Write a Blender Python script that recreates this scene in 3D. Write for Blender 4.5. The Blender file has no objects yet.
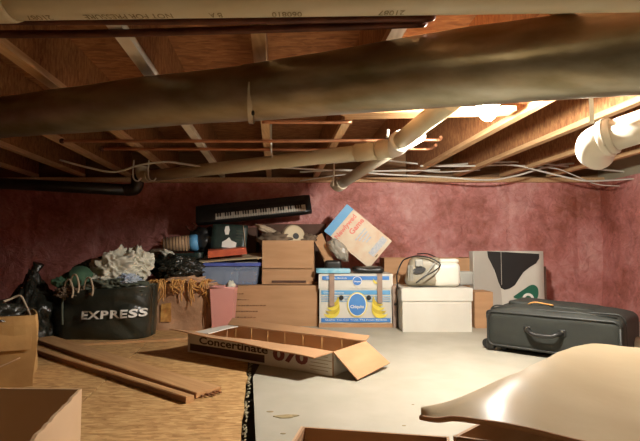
import bpy, bmesh, math, random
from mathutils import Vector, Matrix, noise
from math import sin, cos, pi, radians as R
random.seed(7)
SC = bpy.context.scene
COL = SC.collection

# ------------------------------------------------------------------ camera
F = 480.0; EYE = 0.55; PITCH = R(3.5)
cam_d = bpy.data.cameras.new('camera'); cam = bpy.data.objects.new('camera', cam_d); COL.objects.link(cam)
cam_d.sensor_width = 36.0; cam_d.lens = 36.0 * F / 640.0; cam_d.clip_start = 0.02
cam.location = (0, 0, EYE); cam.rotation_euler = (R(90) + PITCH, 0, 0)
SC.camera = cam

def P(px, py, Y):
    """the point of the place seen at a spot of the photograph, at distance Y from the lens"""
    x = (px - 320) / F; z = (220.5 - py) / F
    d = Vector((x, cos(PITCH) - z * sin(PITCH), sin(PITCH) + z * cos(PITCH)))
    return Vector((0, 0, EYE)) + d * (Y / d.y)

def G(px, py, z=0.0):
    x = (px - 320) / F; w = (220.5 - py) / F
    d = Vector((x, cos(PITCH) - w * sin(PITCH), sin(PITCH) + w * cos(PITCH)))
    return Vector((0, 0, EYE)) + d * ((z - EYE) / d.z)

# ------------------------------------------------------------------ materials
def new_mat(name):
    m = bpy.data.materials.new(name); m.use_nodes = True
    return m, m.node_tree, m.node_tree.nodes['Principled BSDF']

def N(t, typ, **kw):
    n = t.nodes.new(typ)
    for k, v in kw.items():
        if k in n.inputs.keys(): n.inputs[k].default_value = v
        else: setattr(n, k, v)
    return n

def mat(name, c1, c2=None, rough=.6, scale=8, stretch=(1, 1, 1), metal=0, bump=0.0, bscale=None, spec=.5,
        detail=6, contrast=(.35, .65), extra=None, bdist=.01, rot=(0, 0, 0), alpha=None, trans=0, coat=0):
    m, t, b = new_mat(name)
    c2 = c2 or tuple(x * .82 for x in c1)
    tc = N(t, 'ShaderNodeTexCoord'); mp = N(t, 'ShaderNodeMapping')
    mp.inputs['Scale'].default_value = stretch; mp.inputs['Rotation'].default_value = rot
    t.links.new(tc.outputs['Object'], mp.inputs[0])
    nz = N(t, 'ShaderNodeTexNoise', Scale=scale, Detail=detail)
    t.links.new(mp.outputs[0], nz.inputs['Vector'])
    cr = N(t, 'ShaderNodeValToRGB')
    cr.color_ramp.elements[0].position = contrast[0]; cr.color_ramp.elements[1].position = contrast[1]
    cr.color_ramp.elements[0].color = (*c1, 1); cr.color_ramp.elements[1].color = (*c2, 1)
    t.links.new(nz.outputs[0], cr.inputs[0]); t.links.new(cr.outputs[0], b.inputs['Base Color'])
    b.inputs['Roughness'].default_value = rough; b.inputs['Metallic'].default_value = metal
    b.inputs['Specular IOR Level'].default_value = spec
    b.inputs['Coat Weight'].default_value = coat
    b.inputs['Transmission Weight'].default_value = trans
    if alpha is not None: b.inputs['Alpha'].default_value = alpha
    if bump:
        n2 = N(t, 'ShaderNodeTexNoise', Scale=bscale or scale * 3, Detail=8)
        t.links.new(mp.outputs[0], n2.inputs['Vector'])
        bp = N(t, 'ShaderNodeBump', Strength=bump, Distance=bdist)
        t.links.new(n2.outputs[0], bp.inputs['Height']); t.links.new(bp.outputs[0], b.inputs['Normal'])
    return m

def mat_osb(name, cols, scale=1.0, rough=.75, bump=.3):
    m, t, b = new_mat(name)
    tc = N(t, 'ShaderNodeTexCoord')
    prev = None
    big = N(t, 'ShaderNodeTexNoise', Scale=3.0 * scale, Detail=3); t.links.new(tc.outputs['Object'], big.inputs['Vector'])
    heights = []
    for i, (ang, st) in enumerate(((25, (26, 80, 30)), (95, (30, 85, 30)), (-35, (28, 80, 30)))):
        mp = N(t, 'ShaderNodeMapping'); mp.inputs['Rotation'].default_value = (0, 0, R(ang))
        mp.inputs['Scale'].default_value = tuple(s * scale for s in st)
        t.links.new(tc.outputs['Object'], mp.inputs[0])
        v = N(t, 'ShaderNodeTexVoronoi', Scale=1.0, Randomness=1.0); t.links.new(mp.outputs[0], v.inputs['Vector'])
        s = N(t, 'ShaderNodeSeparateColor'); t.links.new(v.outputs['Color'], s.inputs[0]); heights.append(s.outputs[i])
    a = N(t, 'ShaderNodeMath', operation='ADD'); t.links.new(heights[0], a.inputs[0]); t.links.new(heights[1], a.inputs[1])
    a2 = N(t, 'ShaderNodeMath', operation='ADD'); t.links.new(a.outputs[0], a2.inputs[0]); t.links.new(heights[2], a2.inputs[1])
    a3 = N(t, 'ShaderNodeMath', operation='ADD'); t.links.new(a2.outputs[0], a3.inputs[0]); t.links.new(big.outputs[0], a3.inputs[1])
    dv = N(t, 'ShaderNodeMath', operation='MULTIPLY'); dv.inputs[1].default_value = .25; t.links.new(a3.outputs[0], dv.inputs[0])
    cr = N(t, 'ShaderNodeValToRGB'); t.links.new(dv.outputs[0], cr.inputs[0])
    e = cr.color_ramp.elements; e[0].position = .25; e[0].color = (*cols[0], 1); e[1].position = .75; e[1].color = (*cols[2], 1)
    k = e.new(.5); k.color = (*cols[1], 1)
    t.links.new(cr.outputs[0], b.inputs['Base Color']); b.inputs['Roughness'].default_value = rough
    bp = N(t, 'ShaderNodeBump', Strength=bump, Distance=.003); t.links.new(a2.outputs[0], bp.inputs['Height'])
    t.links.new(bp.outputs[0], b.inputs['Normal'])
    return m

def mat_emit(name, col, s):
    m, t, b = new_mat(name)
    b.inputs['Base Color'].default_value = (*col, 1); b.inputs['Emission Color'].default_value = (*col, 1)
    b.inputs['Emission Strength'].default_value = s
    return m

M = {}
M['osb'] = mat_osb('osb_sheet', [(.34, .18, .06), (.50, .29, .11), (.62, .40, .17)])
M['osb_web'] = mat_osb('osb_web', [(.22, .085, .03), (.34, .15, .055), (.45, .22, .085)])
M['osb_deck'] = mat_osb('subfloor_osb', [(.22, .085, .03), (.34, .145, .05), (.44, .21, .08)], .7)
M['white_board'] = mat('white_board', (.43, .405, .33), (.375, .35, .275), rough=.55, scale=5, bump=.06, bscale=30)
M['carton'] = mat('cardboard', (.49, .285, .145), (.43, .24, .115), rough=.8, scale=4, stretch=(1, 1, 6), bump=.05, bscale=40)
M['carton_pale'] = mat('pale_cardboard', (.60, .41, .24), (.55, .36, .20), rough=.8, scale=4, bump=.05, bscale=30)
M['carton_old'] = mat('old_cardboard', (.52, .31, .11), (.38, .21, .07), rough=.8, scale=7, bump=.2, bscale=20)
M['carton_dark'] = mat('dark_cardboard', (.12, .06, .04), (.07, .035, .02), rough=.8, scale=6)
M['kraft'] = mat('kraft_paper', (.50, .30, .17), (.40, .22, .12), rough=.75, scale=9, bump=.5, bscale=14, bdist=.02)
M['cream_card'] = mat('cream_card', (.58, .48, .32), (.50, .40, .25), rough=.34, scale=3, bump=.10, bscale=14, spec=.12)
M['white_card'] = mat('white_card', (.66, .64, .56), (.60, .57, .49), rough=.6, scale=4, bump=.05)
M['duct'] = mat('galvanised_duct', (.44, .42, .34), (.24, .215, .14), rough=.35, scale=3.5, stretch=(1, 3, 3), metal=.82, bump=.22, bscale=4, bdist=.02)
M['steel_edge'] = mat('galvanised_strap', (.5, .48, .40), (.36, .34, .28), rough=.4, scale=8, metal=.9)
M['pvc'] = mat('cream_pvc', (.68, .62, .44), (.60, .53, .35), rough=.4, scale=5)
M['pvc_white'] = mat('white_pvc', (.80, .78, .68), (.74, .71, .60), rough=.32, scale=6)
M['pvc_grey'] = mat('grey_pvc', (.55, .49, .38), (.47, .40, .30), rough=.4, scale=6)
M['copper'] = mat('copper_pipe', (.62, .30, .16), (.45, .20, .10), rough=.38, scale=9, metal=.75)
M['copper_old'] = mat('tarnished_copper', (.16, .06, .035), (.09, .035, .025), rough=.5, scale=12, metal=.5)
M['abs'] = mat('black_abs', (.018, .016, .014), (.03, .026, .02), rough=.35, scale=8)
M['wood'] = mat('pine', (.66, .43, .22), (.54, .32, .15), rough=.65, scale=5, stretch=(14, 1, 14), bump=.1)
M['wood_x'] = mat('pine_plank', (.56, .33, .15), (.44, .235, .095), rough=.6, scale=4, stretch=(1, 14, 14), bump=.1)
M['wood_brown'] = mat('brown_plank_edge', (.23, .095, .035), (.15, .06, .025), rough=.6, scale=4, stretch=(1, 14, 14))
M['paint_white'] = mat('white_painted_wood', (.80, .74, .62), (.72, .64, .50), rough=.6, scale=6)
M['cable'] = mat('white_cable', (.72, .70, .62), (.66, .62, .52), rough=.5, scale=10)
M['black_plastic'] = mat('black_plastic', (.012, .012, .012), (.02, .02, .018), rough=.35, scale=8)
M['black_bag'] = mat('black_poly_bag', (.012, .013, .010), (.022, .022, .016), rough=.22, scale=7, bump=.7, bscale=11, bdist=.03)
M['bag_green'] = mat('black_green_tote', (.016, .019, .014), (.032, .035, .025), rough=.3, scale=6, bump=.45, bscale=9, bdist=.02)
M['fabric_dark'] = mat('charcoal_nylon', (.018, .020, .016), (.025, .028, .022), rough=.72, scale=20, bump=.25, bscale=180, bdist=.002)
M['fabric_trim'] = mat('black_piping', (.02, .022, .02), (.03, .032, .028), rough=.5, scale=20)
M['metal'] = mat('bright_metal', (.7, .66, .55), (.6, .55, .45), rough=.3, scale=20, metal=1)
M['cloth_white'] = mat('white_cloth', (.62, .60, .50), (.50, .48, .38), rough=.85, scale=9, bump=.5, bscale=12, bdist=.02)
M['cloth_blue'] = mat('pale_blue_cloth', (.35, .42, .55), (.48, .52, .55), rough=.85, scale=14, bump=.3)
M['cloth_grey'] = mat('dark_grey_green_cloth', (.06, .07, .05), (.10, .11, .075), rough=.85, scale=9, bump=.5, bscale=12)
M['cloth_brown'] = mat('brown_cloth', (.12, .08, .05), (.20, .14, .09), rough=.85, scale=9, bump=.5, bscale=12)
M['cloth_beige'] = mat('beige_cloth', (.48, .38, .27), (.38, .28, .18), rough=.85, scale=9, bump=.5, bscale=14)
M['green'] = mat('green_felt', (.055, .13, .07), (.04, .09, .05), rough=.8, scale=8)
M['straw'] = mat('amber_raffia', (.68, .36, .10), (.45, .20, .05), rough=.6, scale=30, contrast=(.4, .6))
M['pink'] = mat('pink_plastic', (.68, .32, .28), (.62, .28, .25), rough=.42, scale=4)
M['blue_clear'] = mat('translucent_blue_plastic', (.36, .45, .62), (.31, .40, .56), rough=.3, scale=5, alpha=.42)
M['blue_rim'] = mat('blue_plastic', (.10, .14, .46), (.08, .11, .38), rough=.35, scale=5)
M['teal'] = mat('light_blue_card', (.16, .48, .66), (.36, .62, .72), rough=.45, scale=22, stretch=(1, 1, 1))
M['orange'] = mat('orange_red_card', (.62, .13, .05), (.48, .085, .04), rough=.5, scale=12)
M['dark_green'] = mat('dark_green_card', (.025, .045, .035), (.012, .02, .018), rough=.4, scale=22)
M['paper'] = mat('white_paper', (.72, .70, .62), (.60, .57, .50), rough=.7, scale=14)
M['paper_cool'] = mat('bluish_paper', (.62, .68, .66), (.55, .60, .58), rough=.7, scale=5)
M['tan'] = mat('tan_book_edge', (.48, .32, .18), (.36, .22, .12), rough=.7, scale=12)
M['ink'] = mat('black_ink', (.012, .011, .010), rough=.6)
M['ink_brown'] = mat('dark_brown_ink', (.05, .022, .016), (.07, .03, .02), rough=.7)
M['ink_red'] = mat('maroon_ink', (.16, .04, .035), (.2, .05, .04), rough=.7)
M['ink_text'] = mat('brown_print', (.20, .10, .045), rough=.8)
M['ink_grey'] = mat('worn_brown_print', (.22, .17, .08), (.35, .28, .14), rough=.7, scale=60)
M['ink_white'] = mat('white_print', (.82, .80, .74), (.74, .72, .64), rough=.5)
M['print_blue'] = mat('blue_print', (.05, .20, .56), (.08, .26, .60), rough=.5, scale=8)
M['print_blue_light'] = mat('sky_blue_print', (.10, .34, .62), (.14, .38, .64), rough=.5, scale=8)
M['print_grey'] = mat('grey_blue_print', (.42, .48, .55), (.60, .60, .58), rough=.6, scale=60)
M['print_red'] = mat('red_print', (.78, .20, .14), (.70, .24, .20), rough=.5)
M['print_yellow'] = mat('yellow_print', (.80, .66, .10), (.72, .58, .06), rough=.5, scale=30)
M['print_ochre'] = mat('ochre_print', (.62, .47, .05), (.52, .38, .03), rough=.5, scale=30)
M['print_green'] = mat('green_print', (.015, .13, .075), (.012, .10, .06), rough=.5)
M['tape'] = mat('brown_tape', (.36, .26, .20), (.30, .21, .16), rough=.35, scale=20)
M['beige_plastic'] = mat('beige_plastic', (.33, .29, .205), (.28, .245, .17), rough=.45, scale=5)
M['white_plastic'] = mat('white_plastic', (.74, .73, .64), (.69, .67, .58), rough=.4, scale=5)
M['grey_plastic'] = mat('grey_plastic', (.40, .40, .35), (.34, .33, .29), rough=.45, scale=5)
M['clear'] = mat('clear_plastic_bag', (.66, .62, .52), (.52, .47, .38), rough=.2, scale=10, bump=.6, bscale=14, trans=.5)
M['concrete'] = mat('dark_ground', (.05, .04, .03), (.08, .065, .05), rough=.95, scale=8, bump=.5)
M['dark_wall'] = mat('dark_block_wall', (.12, .075, .05), (.085, .05, .035), rough=.9, scale=5, bump=.3)
M['rim'] = mat('rim_board', (.30, .17, .08), (.20, .11, .05), rough=.8, scale=5, stretch=(1, 10, 10))
M['beige_foam'] = mat('beige_foam_board', (.42, .38, .26), (.36, .32, .21), rough=.8, scale=5)
M['poster'] = mat('grey_side_card', (.47, .44, .38), (.43, .40, .34), rough=.5, scale=4)
M['bulb'] = mat_emit('lit_bulb', (1.0, .95, .86), 2450.0)
M['fill_bulb'] = mat_emit('warm_fill_bulb', (1.0, .72, .40), 150.0)  # glow of the added, unseen fill bulb

def insulation_mat(name, cols):
    m, t, b = new_mat(name)
    tc = N(t, 'ShaderNodeTexCoord')
    n1 = N(t, 'ShaderNodeTexNoise', Scale=1.6, Detail=7, Roughness=.62); t.links.new(tc.outputs['Object'], n1.inputs['Vector'])
    n3 = N(t, 'ShaderNodeTexNoise', Scale=14, Detail=5, Roughness=.6); t.links.new(tc.outputs['Object'], n3.inputs['Vector'])
    n3.inputs['Distortion'].default_value = 1.2
    mx = N(t, 'ShaderNodeMath', operation='MULTIPLY_ADD'); mx.inputs[1].default_value = .35
    t.links.new(n3.outputs[0], mx.inputs[0]); t.links.new(n1.outputs[0], mx.inputs[2])
    cr = N(t, 'ShaderNodeValToRGB'); t.links.new(mx.outputs[0], cr.inputs[0])
    e = cr.color_ramp.elements; e[0].position = .50; e[0].color = (*cols[0], 1); e[1].position = .86; e[1].color = (*cols[2], 1)
    k = e.new(.68); k.color = (*cols[1], 1)
    t.links.new(cr.outputs[0], b.inputs['Base Color'])
    b.inputs['Roughness'].default_value = .42; b.inputs['Specular IOR Level'].default_value = .45
    n2 = N(t, 'ShaderNodeTexNoise', Scale=8, Detail=9, Roughness=.6); t.links.new(tc.outputs['Object'], n2.inputs['Vector'])
    n2.inputs['Distortion'].default_value = 1.4
    bp = N(t, 'ShaderNodeBump', Strength=.8, Distance=.04); t.links.new(n2.outputs[0], bp.inputs['Height'])
    t.links.new(bp.outputs[0], b.inputs['Normal'])
    return m
M['insul'] = insulation_mat('pink_insulation_behind_film', [(.36, .115, .075), (.62, .25, .22), (.78, .44, .40)])

# ------------------------------------------------------------------ mesh helpers
class MB:
    def __init__(s): s.v = []; s.f = []; s.sm = []
    def add(s, vs, fs, smooth=False):
        o = len(s.v); s.v += [Vector(v) for v in vs]
        for f in fs: s.f.append([i + o for i in f]); s.sm.append(smooth)
        return s
    def box(s, x0, x1, y0, y1, z0, z1):
        vs = [(x, y, z) for z in (z0, z1) for y in (y0, y1) for x in (x0, x1)]
        return s.add(vs, [(0, 2, 3, 1), (4, 5, 7, 6), (0, 1, 5, 4), (2, 6, 7, 3), (0, 4, 6, 2), (1, 3, 7, 5)])
    def hexa(s, b, t):           # 4 bottom points, 4 top points (same order)
        return s.add(list(b) + list(t), [(3, 2, 1, 0), (4, 5, 6, 7), (0, 1, 5, 4), (1, 2, 6, 5), (2, 3, 7, 6), (3, 0, 4, 7)])
    def tube(s, pts, r, seg=16, caps=True, inner=None):
        pts = [Vector(p) for p in pts]; n = len(pts)
        rs = r if isinstance(r, (list, tuple)) else [r] * n
        tg = [(pts[min(i + 1, n - 1)] - pts[max(i - 1, 0)]).normalized() for i in range(n)]
        up = Vector((0, 0, 1)) if abs(tg[0].z) < .9 else Vector((0, 1, 0))
        u = tg[0].cross(up).normalized(); vs = []
        for i in range(n):
            u = (u - tg[i] * u.dot(tg[i])).normalized(); w = tg[i].cross(u)
            for k in range(seg):
                a = 2 * pi * k / seg; vs.append(pts[i] + (u * cos(a) + w * sin(a)) * rs[i])
        fs = [(i * seg + k, i * seg + (k + 1) % seg, (i + 1) * seg + (k + 1) % seg, (i + 1) * seg + k) for i in range(n - 1) for k in range(seg)]
        o = len(s.v); s.add(vs, fs, True)
        if caps:
            s.f.append([o + k for k in reversed(range(seg))]); s.sm.append(False)
            s.f.append([o + (n - 1) * seg + k for k in range(seg)]); s.sm.append(False)
        return s
    def lathe(s, prof, seg=32, c=(0, 0, 0), sx=1, sy=1):
        c = Vector(c); vs = []
        for (r, z) in prof:
            for k in range(seg):
                a = 2 * pi * k / seg; vs.append(c + Vector((r * cos(a) * sx, r * sin(a) * sy, z)))
        fs = [(i * seg + k, i * seg + (k + 1) % seg, (i + 1) * seg + (k + 1) % seg, (i + 1) * seg + k) for i in range(len(prof) - 1) for k in range(seg)]
        return s.add(vs, fs, True)
    def grid(s, fn, nu, nv, smooth=True):
        vs = [fn(i / nu, j / nv) for j in range(nv + 1) for i in range(nu + 1)]
        w = nu + 1
        return s.add(vs, [(j * w + i, j * w + i + 1, (j + 1) * w + i + 1, (j + 1) * w + i) for j in range(nv) for i in range(nu)], smooth)
    def poly(s, pts, n=None, t=.001):  # flat outline with thickness t along n
        pts = [Vector(p) for p in pts]; k = len(pts)
        if n is None: n = (pts[1] - pts[0]).cross(pts[2] - pts[0]).normalized()
        n = Vector(n)
        fs = [tuple(range(k)), tuple(reversed(range(k, 2 * k)))] + [(i, i + k, (i + 1) % k + k, (i + 1) % k) for i in range(k)]
        return s.add(pts + [p - n * t for p in pts], fs)
    def rbox(s, w, d, h, r, n=20, c=(0, 0, 0), nz=0, nf=4, seed=0, fn=None):
        c = Vector(c); bm = bmesh.new(); bmesh.ops.create_cube(bm, size=1)
        bmesh.ops.subdivide_edges(bm, edges=bm.edges[:], cuts=n, use_grid_fill=True)
        hw = Vector((w / 2, d / 2, h / 2)); vs = []
        for v in bm.verts:
            p = Vector([math.copysign((1 - (1 - min(1, abs(2 * a))) ** 1.0), a) * b for a, b in zip(v.co, hw)])
            q = Vector([max(-b + r, min(b - r, a)) for a, b in zip(p, hw)])
            dd = p - q
            if dd.length > 1e-9: p = q + dd.normalized() * r
            if fn: p = fn(p)
            if nz: p = p + (p.normalized() if p.length else p) * nz * noise.noise(p * nf + Vector((seed, 0, 0)))
            vs.append(p + c)
        bm.verts.index_update()
        fs = [[v.index for v in f.verts] for f in bm.faces]; bm.free()
        return s.add(vs, fs, True)
    def blob(s, rx, ry, rz, c=(0, 0, 0), amp=.15, freq=3, seed=0, sub=4, flat=None, ridge=0, fold=0, octv=4, fn=None):
        c = Vector(c); bm = bmesh.new(); bmesh.ops.create_icosphere(bm, subdivisions=sub, radius=1); vs = []
        for v in bm.verts:
            p = v.co.copy(); o = Vector((seed * 3.1, seed * 1.7, seed))
            k = 1 + amp * noise.fractal(p * freq + o, .9, 2.0, octv)
            if ridge: k += ridge * (abs(noise.noise(p * freq * 1.7 + o * 2)) - .3)
            if fold:
                g = Vector((p.x * 2.6 + p.z * 1.2, p.y * .8, p.z * .9 - p.x * .5)) * freq + o
                g += Vector((1, 1, 1)) * .5 * noise.noise(p * 2 + o)
                k += fold * (.45 - 1.3 * abs(noise.noise(g)) ** .7 - .5 * abs(noise.noise(g * 2.3)) ** .8)
            p = Vector((p.x * rx, p.y * ry, p.z * rz)) * k
            if flat is not None: p.z = max(p.z, flat)
            if fn: p = fn(p)
            vs.append(p + c)
        bm.verts.index_update(); fs = [[v.index for v in f.verts] for f in bm.faces]; bm.free()
        return s.add(vs, fs, True)
    def map(s, fn): s.v = [Vector(fn(v)) for v in s.v]; return s

def spline(pts, n=8):
    pts = [Vector(p) for p in pts]; out = []
    for i in range(len(pts) - 1):
        p0 = pts[max(i - 1, 0)]; p1 = pts[i]; p2 = pts[i + 1]; p3 = pts[min(i + 2, len(pts) - 1)]
        for k in range(n):
            t = k / n
            out.append(.5 * ((2 * p1) + (p2 - p0) * t + (2 * p0 - 5 * p1 + 4 * p2 - p3) * t * t + (3 * p1 - p0 - 3 * p2 + p3) * t ** 3))
    return out + [pts[-1]]

def mesh_of(name, mb, m):
    me = bpy.data.meshes.new(name); me.from_pydata([tuple(v) for v in mb.v], [], mb.f)
    for p, sm in zip(me.polygons, mb.sm): p.use_smooth = sm
    me.materials.append(m if not isinstance(m, str) else M[m]); me.update()
    bm = bmesh.new(); bm.from_mesh(me); bmesh.ops.recalc_face_normals(bm, faces=bm.faces); bm.to_mesh(me); bm.free()
    return me

def part(name, mb, m, parent, label=None, world=False, kind=None):
    if world:
        inv = MW[parent.name].inverted(); mb.map(lambda v: inv @ v)
    o = bpy.data.objects.new(name, mesh_of(name, mb, m)); COL.objects.link(o); o.parent = parent
    MW[o.name] = MW[parent.name].copy()
    if label: o['label'] = label
    if kind: o['kind'] = kind
    return o
MW = {}
def root(name, label, cat, loc, rotz=0, group=None, rot=None):
    o = bpy.data.objects.new(name, None); COL.objects.link(o); o.empty_display_size = .05
    o.location = loc; o.rotation_euler = rot or (0, 0, rotz)
    o['label'] = label; o['category'] = cat
    if group: o['group'] = group
    MW[o.name] = Matrix.LocRotScale(Vector(loc), o.rotation_euler.copy(), Vector((1, 1, 1)))
    return o
def solo(name, mb, m, label, cat, base=None, group=None, kind=None):
    """a thing that is one mesh, its origin at its base"""
    if base is None:
        n = len(mb.v); base = Vector((sum(v.x for v in mb.v) / n, sum(v.y for v in mb.v) / n, min(v.z for v in mb.v)))
    base = Vector(base); mb.map(lambda v: v - base)
    o = bpy.data.objects.new(name, mesh_of(name, mb, m)); COL.objects.link(o); o.location = base
    MW[o.name] = Matrix.Translation(base)
    if label: o['label'] = label; o['category'] = cat
    if group: o['group'] = group
    if kind: o['kind'] = kind
    return o
def struct(name, mb, m, label=None):
    o = bpy.data.objects.new(name, mesh_of(name, mb, m)); COL.objects.link(o); o['kind'] = 'structure'; MW[o.name] = Matrix()
    if label: o['label'] = label
    return o

def text_mb(txt, size, bold=0.0, sx=1.0, space=1.0, align='LEFT', shear=0, density=0):
    """lettering as flat mesh in x (reading) / y (up)"""
    cu = bpy.data.curves.new('lettering', 'FONT'); cu.body = txt; cu.size = size; cu.offset = bold
    cu.space_character = space; cu.align_x = align; cu.shear = shear; cu.resolution_u = 3
    ob = bpy.data.objects.new('lettering', cu); COL.objects.link(ob)
    dg = bpy.context.evaluated_depsgraph_get(); me = bpy.data.meshes.new_from_object(ob.evaluated_get(dg))
    mb = MB(); mb.add([Vector((v.co.x * sx, v.co.y, 0)) for v in me.vertices], [list(p.vertices) for p in me.polygons])
    bpy.data.objects.remove(ob); bpy.data.curves.remove(cu); bpy.data.meshes.remove(me)
    return mb
def width_of(mb): return max(v.x for v in mb.v) - min(v.x for v in mb.v)
def fit_text(txt, w, h, **kw):
    mb = text_mb(txt, 1.0, **kw); x0 = min(v.x for v in mb.v); x1 = max(v.x for v in mb.v)
    y0 = min(v.y for v in mb.v); y1 = max(v.y for v in mb.v)
    return mb.map(lambda v: Vector(((v.x - x0) / (x1 - x0) * w, (v.y - y0) / (y1 - y0) * h, 0)))

# panel between 4 corners with thickness and a little waviness
def sheet(c00, c10, c11, c01, t=.004, nu=10, nv=6, wave=0.0, wf=5, bend=0.0, seed=0):
    c00, c10, c11, c01 = map(Vector, (c00, c10, c11, c01))
    n = (c10 - c00).cross(c01 - c00).normalized(); mb = MB()
    def S(u, v, off):
        p = (c00 * (1 - u) + c10 * u) * (1 - v) + (c01 * (1 - u) + c11 * u) * v
        return p + n * (off + wave * noise.noise(p * wf + Vector((seed, 0, 0))) + bend * 4 * u * (1 - u))
    mb.grid(lambda u, v: S(u, v, 0), nu, nv, True)
    mb.grid(lambda u, v: S(1 - u, v, -t), nu, nv, True)
    for fn in (lambda u, v: S(u, 0, -t * (1 - v)), lambda u, v: S(u, 1, -t * v)): mb.grid(fn, nu, 1, False)
    for fn in (lambda u, v: S(0, u, -t * v), lambda u, v: S(1, u, -t * (1 - v))): mb.grid(fn, nv, 1, False)
    return mb

def carton(name, label, loc, rotz, w, d, h, m='carton', flaps=(), open_top=True, group=None, t=.005, wob=.003, seed=0, cat='cardboard box', taper=0, parts=True, ragged=None):
    """open carton: origin at the middle of its base; local -y is the front. flaps: (side, length, angle from upright-outward, material)"""
    r = root(name, label, cat, loc, rotz, group)
    W, D = w / 2, d / 2
    mb = MB()
    def wob_fn(p): return p + Vector((noise.noise(p * 4 + Vector((seed, 1, 2))), noise.noise(p * 4 + Vector((seed, 7, 5))), 0)) * wob
    q = 1 - taper
    def wall(a, b):   # outer bottom a -> b
        a = Vector(a); b = Vector(b)
        n = Vector((b.y - a.y, a.x - b.x, 0)).normalized()
        ta = Vector((a.x / q, a.y / q, h)); tb = Vector((b.x / q, b.y / q, h))
        s_ = sheet(a, b, tb, ta, t, 12, 8); s_.map(wob_fn); mb.add(s_.v, s_.f, False)
    B = [(-W * q, -D * q, 0), (W * q, -D * q, 0), (W * q, D * q, 0), (-W * q, D * q, 0)]
    for i in range(4): wall(B[i], B[(i + 1) % 4])
    if open_top: mb.box(-W * q + t, W * q - t, -D * q + t, D * q - t, 0, t)
    part('box_body', mb, m, r)
    if not open_top:
        tp = sheet((-W, -D, h), (W, -D, h), (W, 0, h), (-W, 0, h), t, 12, 6).map(wob_fn)
        part('top_flap', tp, m, r)
        tp = sheet((-W, 0.002, h), (W, 0.002, h), (W, D, h), (-W, D, h), t, 12, 6).map(wob_fn)
        part('top_flap', tp, m, r)
        bt = MB().box(-W * q + t, W * q - t, -D * q + t, D * q - t, 0, t); part('box_bottom', bt, m, r)
    for (side, ln, ang, fm) in flaps:
        a = R(ang); hz = cos(a) * ln; ho = sin(a) * ln   # 0 upright, 90 flat outwards, 170 hanging down, -90 folded in
        if side == 'front': c = [(-W, -D, h), (W, -D, h), (W - .004, -D - ho, h + hz), (-W + .004, -D - ho, h + hz)]
        if side == 'back': c = [(W, D, h), (-W, D, h), (-W + .004, D + ho, h + hz), (W - .004, D + ho, h + hz)]
        if side == 'right': c = [(W, -D, h), (W, D, h), (W + ho, D - .004, h + hz), (W + ho, -D + .004, h + hz)]
        if side == 'left': c = [(-W, D, h), (-W, -D, h), (-W - ho, -D + .004, h + hz), (-W - ho, D - .004, h + hz)]
        part('flap', sheet(*c, t * .8, 12, 5, wave=.006, wf=6, seed=seed + 3), fm or m, r)
    return r

def printed(r, name, mb, m, plane, off=.0015, label=None):
    """2-d artwork (x, y) put on a plane: (origin, xdir, ydir) local to the thing"""
    o, xd, yd = map(Vector, plane); n = xd.cross(yd).normalized()
    mb.map(lambda v: o + xd * v.x + yd * v.y + n * (v.z + off))
    return part(name, mb, m, r, label)
def rect2(x0, y0, x1, y1, t=.0008): return MB().box(x0, x1, y0, y1, 0, t)
def poly2(pts, t=.0008): return MB().poly([(x, y, t) for x, y in pts], (0, 0, 1), t)
def oval2(cx, cy, rx, ry, t=.0008, n=36): return poly2([(cx + rx * cos(2 * pi * k / n), cy + ry * sin(2 * pi * k / n)) for k in range(n)], t)
def smooth2(pts, n=6):
    k = len(pts); out = []
    for i in range(k):
        p0, p1, p2, p3 = [Vector((*pts[(i + j) % k], 0)) for j in (-1, 0, 1, 2)]
        for s_ in range(n):
            t = s_ / n
            q = .5 * ((2 * p1) + (p2 - p0) * t + (2 * p0 - 5 * p1 + 4 * p2 - p3) * t * t + (3 * p1 - p0 - 3 * p2 + p3) * t ** 3)
            out.append((q.x, q.y))
    return out

# ------------------------------------------------------------------ the crawl space itself
WY = 4.32; XL, XR, YB = -3.1, 2.55, -1.6; ZJ = 1.20; ZC = 1.441
struct('floor', MB().box(XL, XR, YB, WY + .1, -.16, -.10), 'concrete')
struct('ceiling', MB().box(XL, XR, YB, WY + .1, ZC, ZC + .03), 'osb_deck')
def wall_grid(fn, nu, nv, amp=.028):
    def g(u, v):
        p, n = fn(u, v)
        k = noise.fractal(p * 1.8, .8, 2, 5) * amp + .012 * abs(noise.noise(p * 7))
        return p + n * k
    return MB().grid(g, nu, nv)
def batt(x):   # seams between batts every 0.6 m
    s_ = (x + .14) / .61; f = abs(s_ - round(s_)) * .61
    return .012 * math.exp(-(f / .018) ** 2)
struct('wall_back', wall_grid(lambda u, v: (Vector((XL + (XR - XL) * u, WY - .05 + batt(XL + (XR - XL) * u), -.1 + 1.25 * v)), Vector((0, -1, 0))), 260, 60), 'insul')
struct('wall_left', wall_grid(lambda u, v: (Vector((XL + .05, YB + (WY - YB) * u, -.1 + 1.25 * v)), Vector((1, 0, 0))), 160, 40), 'insul')
struct('wall_right', wall_grid(lambda u, v: (Vector((XR - .05, YB + (WY - YB) * u, -.1 + 1.25 * v)), Vector((-1, 0, 0))), 160, 40), 'insul')
struct('wall_front', MB().box(XL, XR, YB - .08, YB, -.1, ZC), 'dark_wall')
struct('trim_1', MB().box(XL, XR, WY - .10, WY + .04, 1.15, 1.19), 'wood', 'pine sill plate above the pink insulation')
struct('trim_2', MB().box(XL, XR, WY, WY + .05, 1.19, ZC), 'rim', 'rim board behind the joist ends')
struct('trim_3', MB().box(XL - .02, XL + .03, YB, WY, 1.15, ZC), 'rim', 'rim board of the left side')
struct('trim_4', MB().box(XR - .03, XR + .02, YB, WY, 1.15, ZC), 'beige_foam', 'beige rim board of the right side')

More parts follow.
